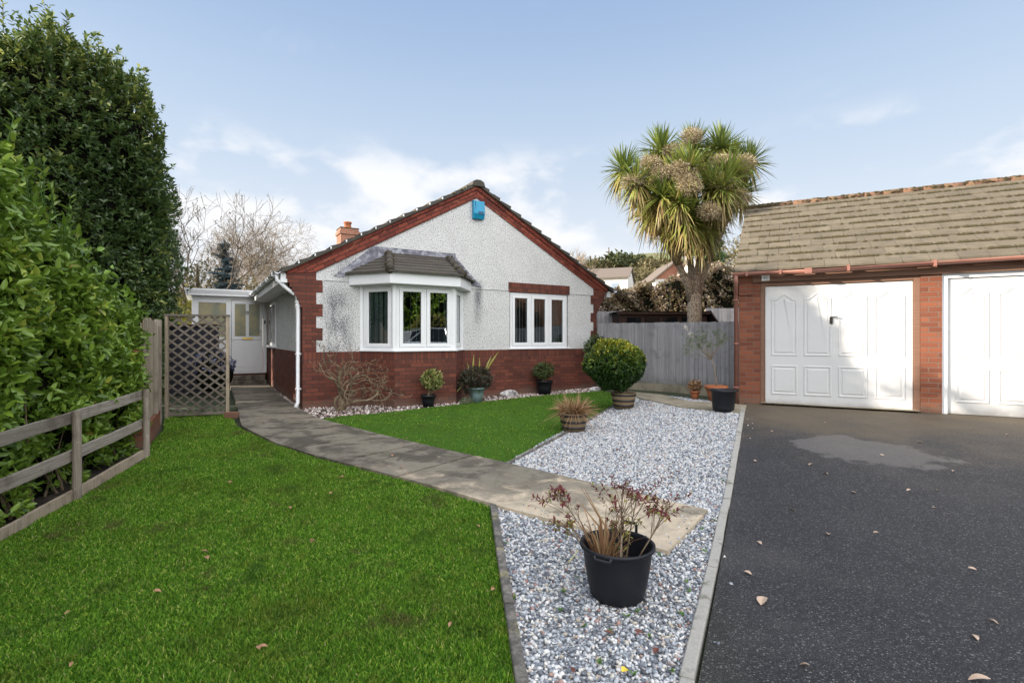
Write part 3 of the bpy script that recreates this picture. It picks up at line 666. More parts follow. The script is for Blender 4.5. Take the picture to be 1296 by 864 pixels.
mb.box(.06, .3, .25, 5.95, -.35, 1.05); mb.box(6.88, 7.12, .25, 12, -.35, 1.05); mb.box(.06, 7.12, 11.75, 12, -.35, 1.05); mb.box(.06, .3, 6.0, 11.75, -.35, 1.05); mb.build('side_brick_base', 'brick', bg)
mb = MB(); mb.box(.075, .3, .25, 5.95, 1.05, 2.5); mb.box(6.88, 7.105, .25, 12, 1.05, 2.5); mb.box(.075, .3, 6.0, 12, 1.05, 2.5); mb.prism_y([(.075, 2.5), (7.1, 2.5), (APX, zt(APX, -.1))], 11.75, 12); mb.box(.3, 6.88, 11.75, 12, 1.0, 2.5)
mb.build('side_wall', 'render', bg)
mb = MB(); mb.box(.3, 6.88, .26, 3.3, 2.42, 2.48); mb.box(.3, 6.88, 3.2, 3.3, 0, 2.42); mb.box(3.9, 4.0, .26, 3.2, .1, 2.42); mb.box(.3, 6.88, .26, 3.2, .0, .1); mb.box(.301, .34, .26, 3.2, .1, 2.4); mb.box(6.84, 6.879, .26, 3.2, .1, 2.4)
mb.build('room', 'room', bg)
# quoins
ql = [(.06, 1.052), (.3, 1.052)]
z = 1.052; k = 0; ins = [.30, .415]
def quoin(inner, outer_low, outer_steps, sgn, top_in):
    pts_in = []; z = 1.052; i = 0
    while z < 2.38:
        x = inner[i % 2]; z1 = z + .225; pts_in += [(x, z), (x, z1)]; z = z1; i += 1
    pts_in += [(inner[0], z), (inner[0], top_in)]
    po = [(outer_low, 1.052)]
    for x, zz in outer_steps: po += [(po[-1][0], zz), (x, zz)]
    po += [(po[-1][0], top_in - .03)]
    return pts_in, po
pi, po_ = quoin((.30, .415), .06, [(.03, 1.875), (.0, 1.95), (-.04, 2.025), (-.08, 2.10), (-.12, 2.175), (-.16, 2.25), (-.2, 2.325), (-.22, 2.4)], 1, 2.58)
poly = pi + [(-.22, zt(-.22))] + po_[::-1][1:]
MB().prism_y(poly[:], -.012, .24).build('quoin', 'brick', bg)
pi, po_ = quoin((7.02, 6.93), 7.12, [(7.15, 1.95), (7.19, 2.025), (7.23, 2.10), (7.27, 2.175), (7.32, 2.25), (7.37, 2.325), (7.42, 2.4)], -1, 2.575)
poly = po_ + [(7.50, zt(7.5)), (7.02, 2.59)] + pi[::-1]
MB().prism_y(po_[:-1] + [(7.42, zt(7.42)), (7.02, 2.6)] + pi[::-1][1:], -.012, .24).build('quoin', 'brick', bg)
# raking brick edge: two bands, the upper one standing proud
an = math.atan(SL)
for sx, e in ((-1, -.22), (1, 7.46)):
    e2, zb_ = (.30, 2.50) if sx < 0 else (7.02, 2.50)
    for nm, y, pa in (('raking_brick', -.022, [(e, zb_), (e2, zt(e2, -.265)), (APX, zt(APX, -.265)), (APX, zt(APX, -.085)), (e, max(zb_ + .01, zt(e, -.085)))]), ('raking_brick_cap', -.045, [(e, max(zb_ + .01, zt(e, -.085))), (APX, zt(APX, -.085)), (APX, zt(APX)), (e, zt(e) + .012)])):
        if sx > 0: pa = pa[::-1]
        MB().prism_y(pa, y, .2).build(nm, 'brick_verge', bg, uvrot=(an if sx < 0 else -an))
# roof
def roof_half(sx, y0, y1):
    mb = MB(); n = 14; e = -.30 if sx < 0 else 7.62
    ln = abs(APX - e); st = ln / n
    for k in range(n):
        a = e - sx * st * k; b = e - sx * (st * (k + 1) + .05) if k < n - 1 else APX
        za, zb = zt(a), zt(b)
        p = [(a, za + .008), (b, zb + .008), (b, zb + .04), (a, za + .105)]
        if sx > 0: p = p[::-1]
        j = random.uniform(-.008, .008)
        mb.prism_y([(x, z + .001 * (k % 3)) for x, z in p], y0 + j, y1)
    return mb.build('roof_tiles', 'tile', bg)
roof_half(-1, -.085, 12.1); roof_half(1, -.085, 12.1)
mb = MB(); mb.prism_y([(APX - .16, zt(APX) - .02), (APX - .13, zt(APX) + .075), (APX - .05, zt(APX) + .115), (APX + .05, zt(APX) + .115), (APX + .13, zt(APX) + .075), (APX + .16, zt(APX) - .02)][::-1], -.11, 12.1); mb.build('ridge_tiles', 'tile', bg)
mb = MB()
for i in range(30):
    s = APX + random.gauss(-.2, .4); mb.lathe([(0, .03), (.03, .02), (.045, -.01)], 7, (s, random.uniform(-.08, .1), zt(s) + .065))
mb.build('moss', 'moss', bg, True)
for sx, e in ((-1, -.30), (1, 7.62)):
    st = abs(APX - e) / 14
    for k in range(1, 13):
        s = e - sx * st * k; MB().box(s - .012, s + .012, -.096, -.086, zt(s) + .045, zt(s) + .09).build('verge_clip', 'upvc', bg)
# gutters, fascia, downpipe
def gutter(name, a, b, m, parent, r=.055, fullr=False):
    mb = MB(); a, b = Vector(a), Vector(b); d = (b - a).normalized(); s = d.cross(Vector((0, 0, 1))).normalized(); pr = [(r * math.cos(t), r * math.sin(t)) for t in np.linspace(math.pi, 2 * math.pi, 9)]; pr += [(q * .88, w * .88) for q, w in pr[::-1]]
    vs = [p + s * q + Vector((0, 0, w)) for p in (a, b) for q, w in pr]; n = len(pr)
    mb.add(vs, [(i, (i + 1) % n, (i + 1) % n + n, i + n) for i in range(n)] + [tuple(range(n)), tuple(range(2 * n - 1, n - 1, -1))]); return mb.build(name, m, parent, True)
g = gutter('gutter', (-.37, -.04, 2.53), (-.37, 5.9, 2.52), 'upvc', bg)
for t in (.3, 1.4, 2.5, 3.6, 4.7): MB().box(-.435, -.30, t, t + .035, 2.465, 2.535).build('gutter_bracket', 'upvc', bg)
gutter('gutter', (7.68, -.1, 2.55), (7.68, 11.9, 2.54), 'upvc', bg)
mb = MB(); mb.box(-.312, -.292, .02, 5.95, 2.33, 2.52); mb.box(-.292, .075, .02, 5.95, 2.33, 2.345); mb.prism_y([(-.31, 2.33), (.06, 2.33), (.06, 2.40), (-.2, 2.50), (-.31, 2.50)], .0, .02); mb.build('fascia', 'upvc', bg)
MB().box(7.50, 7.62, .02, 11.9, 2.38, 2.53).build('fascia', 'upvc', bg)
mb = MB(); mb.tube([(-.37, .06, 2.5), (-.37, .06, 2.38), (-.2, .06, 2.22), (-.03, .06, 2.1), (-.01, .06, 1.95), (-.01, .06, .12), (-.06, .0, .03)], .036, 10)
for z in (1.9, 1.0, .35): mb.box(-.055, .045, .03, .1, z, z + .035)
mb.build('downpipe', 'upvc', bg, True)
# drip beads
for a, b in ((.43, .98), (3.52, 4.50), (6.25, 6.92)): MB().box(a, b, -.014, -.001, 2.405, 2.42).build('drip_bead', 'render', bg)
MB().box(4.50, 6.25, -.016, .0, 2.385, 2.60).build('lintel', 'brick_soldier', bg)
# windows
def window(p0, p1, z0, z1, nl, name, parent, dep=.07, blinds='thin', curtain=0, fr=.05, sash=.072, zdir=1):
    a = Vector((p0[0], p0[1], 0)); b = Vector((p1[0], p1[1], 0)); u = (b - a); W = u.length; u.normalize(); n = Vector((u.y, -u.x, 0))   # n points outwards
    Mx = Matrix((( u.x, -n.x, 0, a.x), (u.y, -n.y, 0, a.y), (0, 0, 1, 0), (0, 0, 0, 1)))   # local x along, y inwards
    root = MB()
    root.box(0, W, 0, dep, z0, z0 + fr, Mx); root.box(0, W, 0, dep, z1 - fr, z1, Mx)
    root.box(0, fr, 0, dep, z0 + fr, z1 - fr, Mx); root.box(W - fr, W, 0, dep, z0 + fr, z1 - fr, Mx)
    lw = (W - 2 * fr) / nl
    for k in range(1, nl): root.box(fr + lw * k - .02, fr + lw * k + .02, .001, dep - .001, z0 + fr, z1 - fr, Mx)
    w = root.build(name, 'upvc', parent, bevel=.004)
    for k in range(nl):
        x0, x1 = fr + lw * k + (.02 if k else 0) + .003, fr + lw * (k + 1) - (.02 if k < nl - 1 else 0) - .003
        s = MB(); za, zb = z0 + fr + .003, z1 - fr - .003
        s.box(x0, x1, -.014, .05, za, za + sash, Mx); s.box(x0, x1, -.014, .05, zb - sash, zb, Mx); s.box(x0, x0 + sash, -.014, .05, za + sash, zb - sash, Mx); s.box(x1 - sash, x1, -.014, .05, za + sash, zb - sash, Mx)
        s.build('sash', 'upvc', w, bevel=.006)
        g0, g1 = x0 + sash, x1 - sash
        MB().box(g0 - .002, g1 + .002, .018, .022, za + sash - .002, zb - sash + .002, Mx).build('pane', 'glass', w)
        gk = MB(); 
        for q in (g0, g1 - .008): gk.box(q, q + .008, .010, .017, za + sash, zb - sash, Mx)
        gk.build('gasket', 'rubber', w)
    if blinds:
        mb = MB(); x = .09
        while x < W - .08:
            an = .2 if blinds == 'thin' else random.uniform(.55, .8)
            wd = .085; c_, s_ = math.sin(an) * wd / 2, math.cos(an) * wd / 2
            for q in (0,):
                p = [Mx @ Vector((x - c_, .13 - s_, z)) for z in (z0 + .1, z1 - .08)] + [Mx @ Vector((x + c_, .13 + s_, z)) for z in (z1 - .08, z0 + .1)]
                mb.add(p, [(0, 1, 2, 3)])
            x += .118 if blinds == 'thin' else .082
        mb.box(.05, W - .05, .16, .22, z1 - .08, z1 - .04, Mx)
        mb.build('blind', 'slat', w)
    for (ca, cb) in (curtain or []):
        n_ = 26; vs = []
        for j in range(n_ + 1):
            q = j / n_; yy = .22 + .03 * math.sin(q * 26)
            vs += [Mx @ Vector((ca + (cb - ca) * q, yy, z0 + .02)), Mx @ Vector((ca + (cb - ca) * q * (.8 if ca < cb else 1), yy, z1 - .06))]
        MB().add(vs, [(2 * j, 2 * j + 2, 2 * j + 3, 2 * j + 1) for j in range(n_)]).build('curtain', 'curtain', w, True)
    return w
bw0, bw1 = 1.085, 2.335
def inset(p, q, d=.03):
    a, b = Vector(p), Vector(q); u = (b - a).normalized() * d; return (a + u)[:], (b - u)[:]
for (p, q), nl, cur in (((WP[0], WP[1]), 1, [(.05, .3)]), ((WP[1], WP[2]), 2, None), ((WP[2], WP[3]), 1, [(.05, .72)])):
    a, b = inset(p, q, .035); window(a, b, bw0, bw1, nl, 'bay_window', bg, curtain=cur, blinds='wide' if q[1] == 0 else 'thin')
for p in WP: MB().tube([(p[0], p[1] + .03, bw0), (p[0], p[1] + .03, bw1)], .055, 8).build('bay_post', 'upvc', bg)
o_ = .05
MB().prism_z([(1.10, -.021), (1.575, -.715), (2.885, -.715), (3.37, -.021), (3.37, .1), (1.1, .1)], 1.054, 1.084).build('bay_sill', 'upvc', bg, bevel=.006)
MB().prism_z([(1.17, .1), (1.6, -.60), (2.86, -.60), (3.3, .1)], 1.0841, 1.10).build('window_board', 'upvc', bg)
# bay fascia + soffit
E = [(.90, -.001), (1.46, -.83), (2.90, -.83), (3.55, -.001)]
mb = MB(); mb.prism_z(E[:1] + E[1:], 2.336, 2.56); mb.build('bay_fascia', 'upvc', bg, bevel=.008)
# bay roof
ze, zr = 2.545, 3.0; R0, R1 = (1.70, -.03), (2.98, -.03); EE = [(.83, -.02), (1.43, -.90), (2.93, -.90), (3.63, -.02)]
def quadstrip(mb, a, b, c, d, n):   # a-b eave, d-c ridge
    a, b, c, d = map(Vector, (a, b, c, d))
    for k in range(n):
        t0, t1 = k / n, min(1, (k + 1) / n + .04)
        p = [a.lerp(d, t0), b.lerp(c, t0), b.lerp(c, t1), a.lerp(d, t1)]; lift = [.034, .034, .008, .008]
        mb.add([v + Vector((0, 0, -.004)) for v in p] + [v + Vector((0, 0, l)) for v, l in zip(p, lift)], [(3, 2, 1, 0), (4, 5, 6, 7), (0, 1, 5, 4), (1, 2, 6, 5), (2, 3, 7, 6), (3, 0, 4, 7)])
v3 = lambda p, z: (p[0], p[1], z)
mb = MB(); quadstrip(mb, v3(EE[0], ze), v3(EE[1], ze), v3(R0, zr), v3((R0[0] - .02, 0), zr), 6); quadstrip(mb, v3(EE[1], ze), v3(EE[2], ze), v3(R1, zr), v3(R0, zr), 6); quadstrip(mb, v3(EE[2], ze), v3(EE[3], ze), v3((R1[0] + .02, 0), zr), v3(R1, zr), 6)
br = mb.build('bay_roof', 'tile', bg)
for e, r_ in ((EE[1], R0), (EE[2], R1)):
    e3, r3 = Vector(v3(e, ze + .02)), Vector(v3(r_, zr + .02)); e3 = e3.lerp(r3, .02)
    mb = MB()
    for k in range(4):
        a, b = e3.lerp(r3, k / 4), e3.lerp(r3, min(1, (k + 1) / 4 + .03)); mb.tube([a + Vector((0, 0, .016)), b], [.085, .066], 10)
    mb.build('hip_tile', 'tile', br, True)
mb = MB(); mb.box(1.60, 3.08, -.05, -.006, 2.97, 3.03); mb.build('top_tile', 'tile', br)
mb = MB()
for i in range(70):
    e, r_ = random.choice(((EE[1], R0), (EE[2], R1))); t = random.random(); p = Vector(v3(e, ze + .09)).lerp(Vector(v3(r_, zr + .09)), t)
    q = random.uniform(.4, 1.1); mb.lathe([(0, .022 * q), (.02 * q, .016 * q), (.035 * q, -.012)], 7, p + Vector((random.gauss(0, .04), random.gauss(0, .03), -.015)))
mb.build('moss', 'moss', br, True)
mb = MB()
mb.prism_y([(1.33, 2.99), (3.17, 2.99), (3.17, 3.14), (1.33, 3.14)], -.012, -.001)
mb.prism_y([(.62, 2.50), (.80, 2.50), (1.60, 2.98), (1.33, 3.10)], -.016, -.001); mb.prism_y([(3.17, 3.06), (3.09, 2.98), (3.58, 2.47), (3.80, 2.45)][::1], -.016, -.001)
mb.build('lead_flashing', 'lead', br)
# second window
window((4.56, .02), (6.19, .02), 1.085, 2.37, 3, 'casement_window', bg, blinds='wide', curtain=[(1.2, 1.58)])
MB().box(4.48, 6.27, -.045, .1, 1.054, 1.085).build('window_sill', 'upvc', bg, bevel=.006)
# side window
w = MB(); w.box(.045, .074, 4.15, 5.5, 1.12, 2.25); w = w.build('side_window', 'upvc', bg)
for a, b in ((4.23, 4.78), (4.87, 5.42)): MB().box(.040, .0448, a, b, 1.2, 2.17).build('pane', 'carglass', w)
MB().box(-.04, .074, 4.1, 5.55, 1.07, 1.12).build('window_sill', 'upvc', bg)
# alarm box
mb = MB(); mb.add([(3.56, -.012, 4.35), (3.56, -.10, 4.33), (3.56, -.12, 4.05), (3.56, -.07, 3.94), (3.56, -.012, 3.94)] + [(3.83, y, z) for y, z in ((-.012, 4.35), (-.10, 4.33), (-.12, 4.05), (-.07, 3.94), (-.012, 3.94))], [(0, 1, 2, 3, 4), (9, 8, 7, 6, 5), (0, 5, 6, 1), (1, 6, 7, 2), (2, 7, 8, 3), (3, 8, 9, 4), (4, 9, 5, 0)])
al = mb.build('alarm_box', 'teal', bg, bevel=.008); MB().box(3.67, 3.80, -.126, -.11, 4.04, 4.10).build('alarm_panel', 'alarm_dark', al); MB().box(3.60, 3.605, -.115, -.10, 4.12, 4.32).build('alarm_rib', 'alarm_dark', al)
# chimney
cl_ = HM.inverted() @ Vector((at(440, 19.3), 19.3, 0))
mb = MB(); cx, cy = cl_.x, cl_.y; zc = hz(291, 19.3) - .19
mb.box(cx - .33, cx + .33, cy - .33, cy + .33, 3.4, zc - .22); ch = mb.build('chimney', 'brick_pale', bg)
mb = MB(); mb.box(cx - .37, cx + .37, cy - .37, cy + .37, zc - .22, zc - .10); mb.box(cx - .33, cx + .33, cy - .33, cy + .33, zc - .10, zc); mb.build('chimney_head', 'brick_pale', ch)
MB().lathe([(.17, 0), (.14, .06), (.12, .22), (.15, .24), (.15, .29), (.10, .30), (.10, .1)], 20, (cx, cy, zc)).build('chimney_pot', 'terra', ch, True)
MB().box(cx - .34, cx + .34, cy - .34, cy + .34, zc - .005, zc + .03).build('chimney_flaunching', 'moss', ch)

# ---- entrance porch
pg = thing('entrance_porch', 'white framed glazed porch with flat roof joined to the far end of the bungalow side', 'porch', HW(0, 6.0, 0), HA)
x0, x1 = -1.78, .03; fz = .37
mb = MB(); mb.box(x0, x1, 0, .06, fz - .04, fz + .02); mb.box(x0, x1, 0, .06, 2.38, 2.46); mb.box(x0, x0 + .15, 0, .06, fz, 2.38); mb.box(-.98, -.86, 0, .06, fz, 2.38); mb.box(-.06, x1, 0, .06, fz, 2.38)
mb.box(x0 + .15, -.98, 0, .055, fz, 1.30); mb.box(x0 + .15, -.98, 0, .06, 2.28, 2.38); mb.box(x0, x0 + .06, .06, 2.2, fz - .04, 2.46); mb.box(x0 + .15, -.98, -.02, .06, 1.28, 1.34)
mb.build('frame', 'upvc', pg, bevel=.004)
MB().box(x0 + .15, -.98, .02, .03, 1.34, 2.28).build('pane', 'reeded', pg)
for xx in (x0 + .2,): MB().box(xx, -1.03, -.006, 0, fz + .12, 1.2).build('lower_panel', 'upvc', pg, bevel=.004)
mb = MB(); mb.box(x0 - .14, x1, -.16, 2.3, 2.46, 2.50); mb.add([(x0 - .14, -.16, 2.5), (x1 + .1, -.16, 2.5), (x1 + .1, -.19, 2.60), (x0 - .17, -.19, 2.60), (x0 - .17, -.19, 2.64), (x1 + .1, -.19, 2.64), (x0 - .17, 2.3, 2.64), (x1 + .1, 2.3, 2.64), (x0 - .14, 2.3, 2.5)], [(0, 1, 2, 3), (3, 2, 5, 4), (4, 5, 7, 6), (0, 3, 4, 6, 8)])
mb.build('flat_roof', 'upvc', pg)
mb = MB(); mb.box(-.85, -.07, -.012, .045, fz + .02, 2.36); d = mb.build('door', 'upvc', pg, bevel=.005)
mb = MB()
for a, b in ((-.77, -.50), (-.42, -.15)): mb.box(a, b, -.020, -.0125, fz + .14, fz + .86)
mb.box(-.82, -.10, -.026, -.0125, fz + .90, fz + .96)
mb.build('door_panel', 'upvc', d, bevel=.006)
for a, b in ((-.77, -.50), (-.42, -.15)): MB().box(a, b, -.017, -.0125, fz + 1.0, fz + 1.9).build('pane', 'reeded', d)
MB().box(-.59, -.32, -.036, -.0265, fz + .905, fz + .965).build('letter_plate', 'brass', d, bevel=.004)
mb = MB(); mb.box(-.135, -.105, -.02, -.013, fz + .98, fz + 1.2); mb.tube([(-.12, -.03, fz + 1.14), (-.12, -.06, fz + 1.14), (-.24, -.06, fz + 1.14)], .01, 8); mb.build('handle', 'chrome', d)
mb = MB(); mb.lathe([(0, 0), (.03, .0), (.03, .02), (0, .02)], 14, (0, 0, 0)); mb.tube([(-.03, 0, .0), (-.025, -.0, -.05), (0, 0, -.065), (.025, 0, -.05), (.03, 0, 0)], .007, 6); mb.build('knocker', 'chrome', d, loc=(-.46, -.03, fz + 1.68))
MB().box(-.035, .0, -.02, -.001, fz + 1.35, fz + 1.45).build('doorbell', 'black', pg, bevel=.004)
mb = MB(); mb.box(x0, x1 - .02, .02, 2.2, -.3, fz - .05); mb.build('porch_base', 'brick', pg)
st = thing('door_step', 'dark wet stone steps in front of the white porch door', 'step', HW(0, 6.0, 0), HA)
MB().box(-.98, .0, -.34, -.003, -.2, .15).build('lower_tread', 'path', st, bevel=.01)
MB().box(-.94, -.02, -.16, -.004, .151, .28).build('upper_tread', 'path', st, bevel=.01)

# ------------------------------------------------------------------ GARAGES
ga = math.atan2(GD[1], GD[0])
gr = thing('garage_block', 'red brick double garage with mossy brown tiled roof and two white doors', 'garage', (GO[0], GO[1], .39), ga)
mb = MB(); mb.box(0, .329, 0, .33, -.4, 2.12); mb.box(0, .215, -.03, -.001, 1.85, 2.20); mb.box(2.495, 2.745, 0, .33, -.4, 2.12); mb.box(4.86, 5.2, 0, .33, -.4, 2.12)
mb = None
for bx_ in ((0, .329, 0, .33, -.4, 2.12), (2.495, 2.745, 0, .33, -.4, 2.12), (4.86, 5.2, 0, .33, -.4, 2.12)): MB().box(*bx_).build('brick_pier', 'gbrick', gr)
MB().box(0, .215, -.03, -.001, 1.85, 2.20).build('brick_corbel', 'gbrick', gr)
mb = MB(); mb.box(0, .2, .33, 5.0, -.4, 2.2); mb.box(5.0, 5.2, .33, 5.0, -.4, 2.2); mb.box(.2, 5.0, 4.8, 5.0, -.4, 2.2); mb.build('darkened_side_wall', 'shed_wood', gr)  # unseen side walls turned dark wood so the window doesn't mirror sunlit brick
# gable ends, made dark as well to dull their reflection in the window
for x in (.02, 5.0):
    mb = MB(); mb.add([(x, .0, 2.2), (x, 5.0, 2.2), (x, 2.5, 3.79), (x + .18, .0, 2.2), (x + .18, 5.0, 2.2), (x + .18, 2.5, 3.79)], [(0, 2, 1), (3, 4, 5), (0, 3, 5, 2), (1, 2, 5, 4), (0, 1, 4, 3)]); mb.build('gable', 'shed_wood', gr)
mb = MB(); mb.box(.0, 5.2, .0, .30, 2.121, 2.16); mb.build('lintel', 'fascia_brown', gr)
MB().box(.2, 5.0, .5, 4.8, -.1, -.02).build('garage_floor', 'kerb', gr)
mb = MB(); mb.box(.216, 5.25, -.045, -.004, 2.06, 2.23); mb.build('fascia_board', 'fascia_brown', gr)
MB().box(-.02, .2155, -.05, -.0305, 2.165, 2.25).build('fascia_board', 'fascia_brown', gr)
for s0 in (.329, 2.745):
    a, b = (.329, 2.495) if s0 < 1 else (2.745, 4.86)
    mt = 'fascia_brown' if s0 < 1 else 'upvc'
    mb = MB(); mb.box(a, a + .07, .02, .12, -.02, 2.11); mb.box(b - .08, b, .02, .12, -.02, 2.11); mb.box(a + .07, b - .08, .02, .12, 1.99, 2.11); mb.build('door_frame', mt, gr, bevel=.004)
    d0, d1 = a + .075, b - .085
    dr = MB().box(d0, d1, .05, .09, .015 if s0 < 1 else .0, 1.982).build('garage_door', 'gdoor', gr, bevel=.004)
    W = d1 - d0; pw = (W - .09 * 5) / 4
    for c in range(4):
        xa = d0 + .09 + c * (pw + .09); xb = xa + pw
        for row in (0, 1):
            if row == 0: pts = [(xa, .17), (xb, .17), (xb, .66), (xa, .66)]
            else:
                pts = [(xa, .82), (xb, .82), (xb, 1.76)]
                for q in np.linspace(0, 1, 21)[0:]:
                    xx = xb - (xb - xa) * q; pts.append((xx, 1.76 + .095 * (.5 - .5 * math.cos(2 * math.pi * min(1, max(0, (q - .08) / .84)))) ** .85))
                pts.append((xa, 1.76)); pts = pts[:3] + pts[4:-2] + [(xa, 1.76)]
            cxp = sum(p[0] for p in pts) / len(pts); czp = sum(p[1] for p in pts) / len(pts)
            def sc2(k): return [(p[0] + (cxp - p[0]) / max(abs(cxp - p[0]), .05) * k * 1.0, p[1] + (czp - p[1]) / max(abs(czp - p[1]), .05) * k) for p in pts]
            rings = [(sc2(0), .0499), (sc2(.008), .040), (sc2(.02), .040), (sc2(.03), .0485), (sc2(.05), .0485), (sc2(.062), .041)]
            n = len(pts); vs = [(x, y, z) for r_, y in rings for x, z in r_]
            fs = [(k * n + i, k * n + (i + 1) % n, (k + 1) * n + (i + 1) % n, (k + 1) * n + i) for k in range(len(rings) - 1) for i in range(n)] + [tuple(range((len(rings) - 1) * n, len(rings) * n))]
            MB().add(vs, fs).build('raised_panel', 'gdoor', dr)
    if s0 < 1:
        hx = d0 + W * .475
        MB().box(hx - .022, hx + .022, .036, .049, 1.34, 1.46).build('lock_plate', 'hoop', dr); MB().tube([(hx, .04, 1.455), (hx, .0, 1.455), (hx + .09, .0, 1.45)], .012, 8).build('handle', 'chrome', dr)
# roof
rp = math.atan2(1.66 + .1, 2.65)
mb = MB(); ey, ez = -.17, 2.235; ry, rz_ = 2.5, 3.91; SLn = math.hypot(ry - ey, rz_ - ez); nc = 11
for side_ in (0, 1):
    for c in range(nc):
        t0, t1 = c / nc, min(1, (c + 1) / nc + .02); x = -.06 - (.165 if c % 2 else 0)
        while x < 5.32:
            a, b = max(x + .002, -.06), min(x + .328, 5.32)
            if b - a > .03:
                j = random.uniform(-.004, .009); dy = random.uniform(-.008, .006) / SLn
                p = []
                for tt, lo, hi in ((t0 + dy, 0, .030 + j), (t1, -.01, .004)):
                    y, z = ey + (ry - ey) * tt, ez + (rz_ - ez) * tt
                    if side_: y = 5.0 - y
                    p.append((y, z + lo, z + hi))
                (y0, l0, h0), (y1, l1, h1) = p; k = random.uniform(-.003, .003)
                mb.add([(a, y0, l0), (b, y0, l0), (b, y1, l1), (a, y1, l1), (a, y0, h0 + k), (b, y0, h0 - k), (b, y1, h1), (a, y1, h1)], [(3, 2, 1, 0), (4, 5, 6, 7), (0, 1, 5, 4), (1, 2, 6, 5), (2, 3, 7, 6), (3, 0, 4, 7)])
            x += .330
rt = mb.build('roof_tiles', 'gtile', gr)
mb = MB(); x = -.08
while x < 5.3:
    mb.tube([(x, ry, rz_ - .035), (x + .30, ry, rz_ - .035)], [.095, .088 + random.uniform(-.005, .005)], 12); x += .305
mb.build('ridge_tiles', 'ridge', gr, True)
mb = MB()
for i in range(3600):
    c = random.randint(0, nc - 1); t = c / nc; x = random.uniform(-.05, 5.3)
    if c == 0: continue
    if math.sin(x * 3.1 + c * 2.2) + math.sin(x * 7.3 + c) * .8 < random.uniform(-1.6, 1.2): continue
    y, z = ey + (ry - ey) * t, ez + (rz_ - ez) * t; q = random.uniform(.35, 1.0)
    sx_, sy_, sz_ = .028 * q * random.uniform(.8, 2.2), .02 * q, .015 * q
    mb.add([(x - sx_, y - .012, z + .012), (x, y - .012 - sy_, z + .005), (x + sx_, y - .012, z + .012), (x, y + sy_, z + .034), (x, y - .014, z + .030 + sz_)], [(0, 1, 4), (1, 2, 4), (2, 3, 4), (3, 0, 4)])
for i in range(260):
    x = random.uniform(-.08, 5.3) if i > 60 else random.uniform(-.06, .5); a = random.uniform(.3, 1.3); q = random.uniform(.5, 1.3) * .02
    p = Vector((x, ry - .1 * math.cos(a), rz_ - .04 + .1 * math.sin(a) - .01)); mb.lathe([(0, q), (q, .5 * q), (1.3 * q, -.5 * q)], 6, p)
mb.build('moss', 'moss', gr, True)
mb = MB(); mb.box(.0, 5.25, -.16, .0, 2.232, 2.238); mb.build('soffit', 'fascia_brown', gr)
gutter('gutter', (-.08, -.205, 2.215), (1.02, -.205, 2.205), 'brown_plastic', gr, .052); gutter('gutter', (1.02, -.205, 2.20), (5.4, -.205, 2.255), 'brown_plastic', gr, .052)
for s in (.12, .62, 1.55, 2.6, 3.6): MB().box(s, s + .035, -.262, -.10, 2.15, 2.222 + (s > 1) * .02).build('gutter_bracket', 'brown_plastic', gr)
MB().box(.98, 1.08, -.264, -.148, 2.143, 2.225).build('gutter_joint', 'brown_plastic', gr)
mb = MB(); mb.tube([(-.03, -.205, 2.17), (-.03, -.205, 2.06), (-.04, -.10, 1.93), (-.045, -.02, 1.86), (-.045, -.02, -.02)], .034, 10)
for z in (1.75, 1.0, .25): mb.box(-.09, -.0, -.06, .01, z, z + .03)
mb.build('downpipe', 'brown_plastic', gr, True)
pl_ = MB().box(.355, .475, -.056, -.0455, 2.075, 2.165).build('number_plate', 'plate', gr)
cu = bpy.data.curves.new('house_number', 'FONT'); cu.body = '42'; cu.size = .066; cu.align_x = 'CENTER'; cu.align_y = 'CENTER'; cu.extrude = .002
to = bpy.data.objects.new('house_number', cu); C.objects.link(to); dg = bpy.context.evaluated_depsgraph_get(); me = bpy.data.meshes.new_from_object(to.evaluated_get(dg)); bpy.data.objects.remove(to)
me.materials.append(mat('number_ink', (.22, .25, .32), .5)); me.transform(Matrix.Translation((.415, -.0585, 2.12)) @ Matrix.Rotation(R(90), 4, 'X'))
to = bpy.data.objects.new('house_number', me); C.objects.link(to); to.parent = pl_

# ------------------------------------------------------------------ FENCES
fa, fb = Vector((2.16, 12.95, 0)), G(0.05, .9)
fd = (fb - fa); FL = fd.length; fang = math.atan2(fd.y, fd.x)
zf = .22
fn = thing('board_fence', 'silver grey upright board fence between bungalow corner and garage', 'fence', (fa.x, fa.y, 0), fang)
bd = MB(); x = 0; tz = lambda x: 1.875 + (1.815 - 1.875) * x / FL
while x < FL:
    w = random.uniform(.088, .104); zb = float(gz(*(fa + fd * (x / FL)).xy)) + .12; j = random.uniform(-.006, .006)
    bd.box(x + .003, min(x + w, FL), random.uniform(-.006, .004), .016, zb, tz(x) + j)
    if random.random() < .9: bd.box(x + w - .012, x + w + .012, -.012, -.0065, zb + .01, tz(x) + j - .005)
    x += w
bd.build('boards', 'fence_wood', fn)
mb = MB(); zb = lambda x: float(gz(*(fa + fd * (x / FL)).xy))
for k in range(4): a, b = FL * k / 4, FL * (k + 1) / 4; mb.add([(a, -.02, zb(a) - .1), (b, -.02, zb(b) - .1), (b, .03, zb(b) - .1), (a, .03, zb(a) - .1), (a, -.02, zb(a) + .12), (b, -.02, zb(b) + .12), (b, .03, zb(b) + .12), (a, .03, zb(a) + .12)], [(0, 1, 5, 4), (3, 7, 6, 2), (4, 5, 6, 7)])
mb.build('gravel_board', 'slab', fn)
for a in (.02, FL / 3, 2 * FL / 3, FL - .12): MB().box(a, a + .09, .03, .12, zb(a) - .1, tz(a) - .03).build('post', 'fence_wood', fn)
for z in (.6, 1.2, 1.7): MB().box(0, FL, .0165, .029, z, z + .07).build('rail', 'fence_wood', fn)
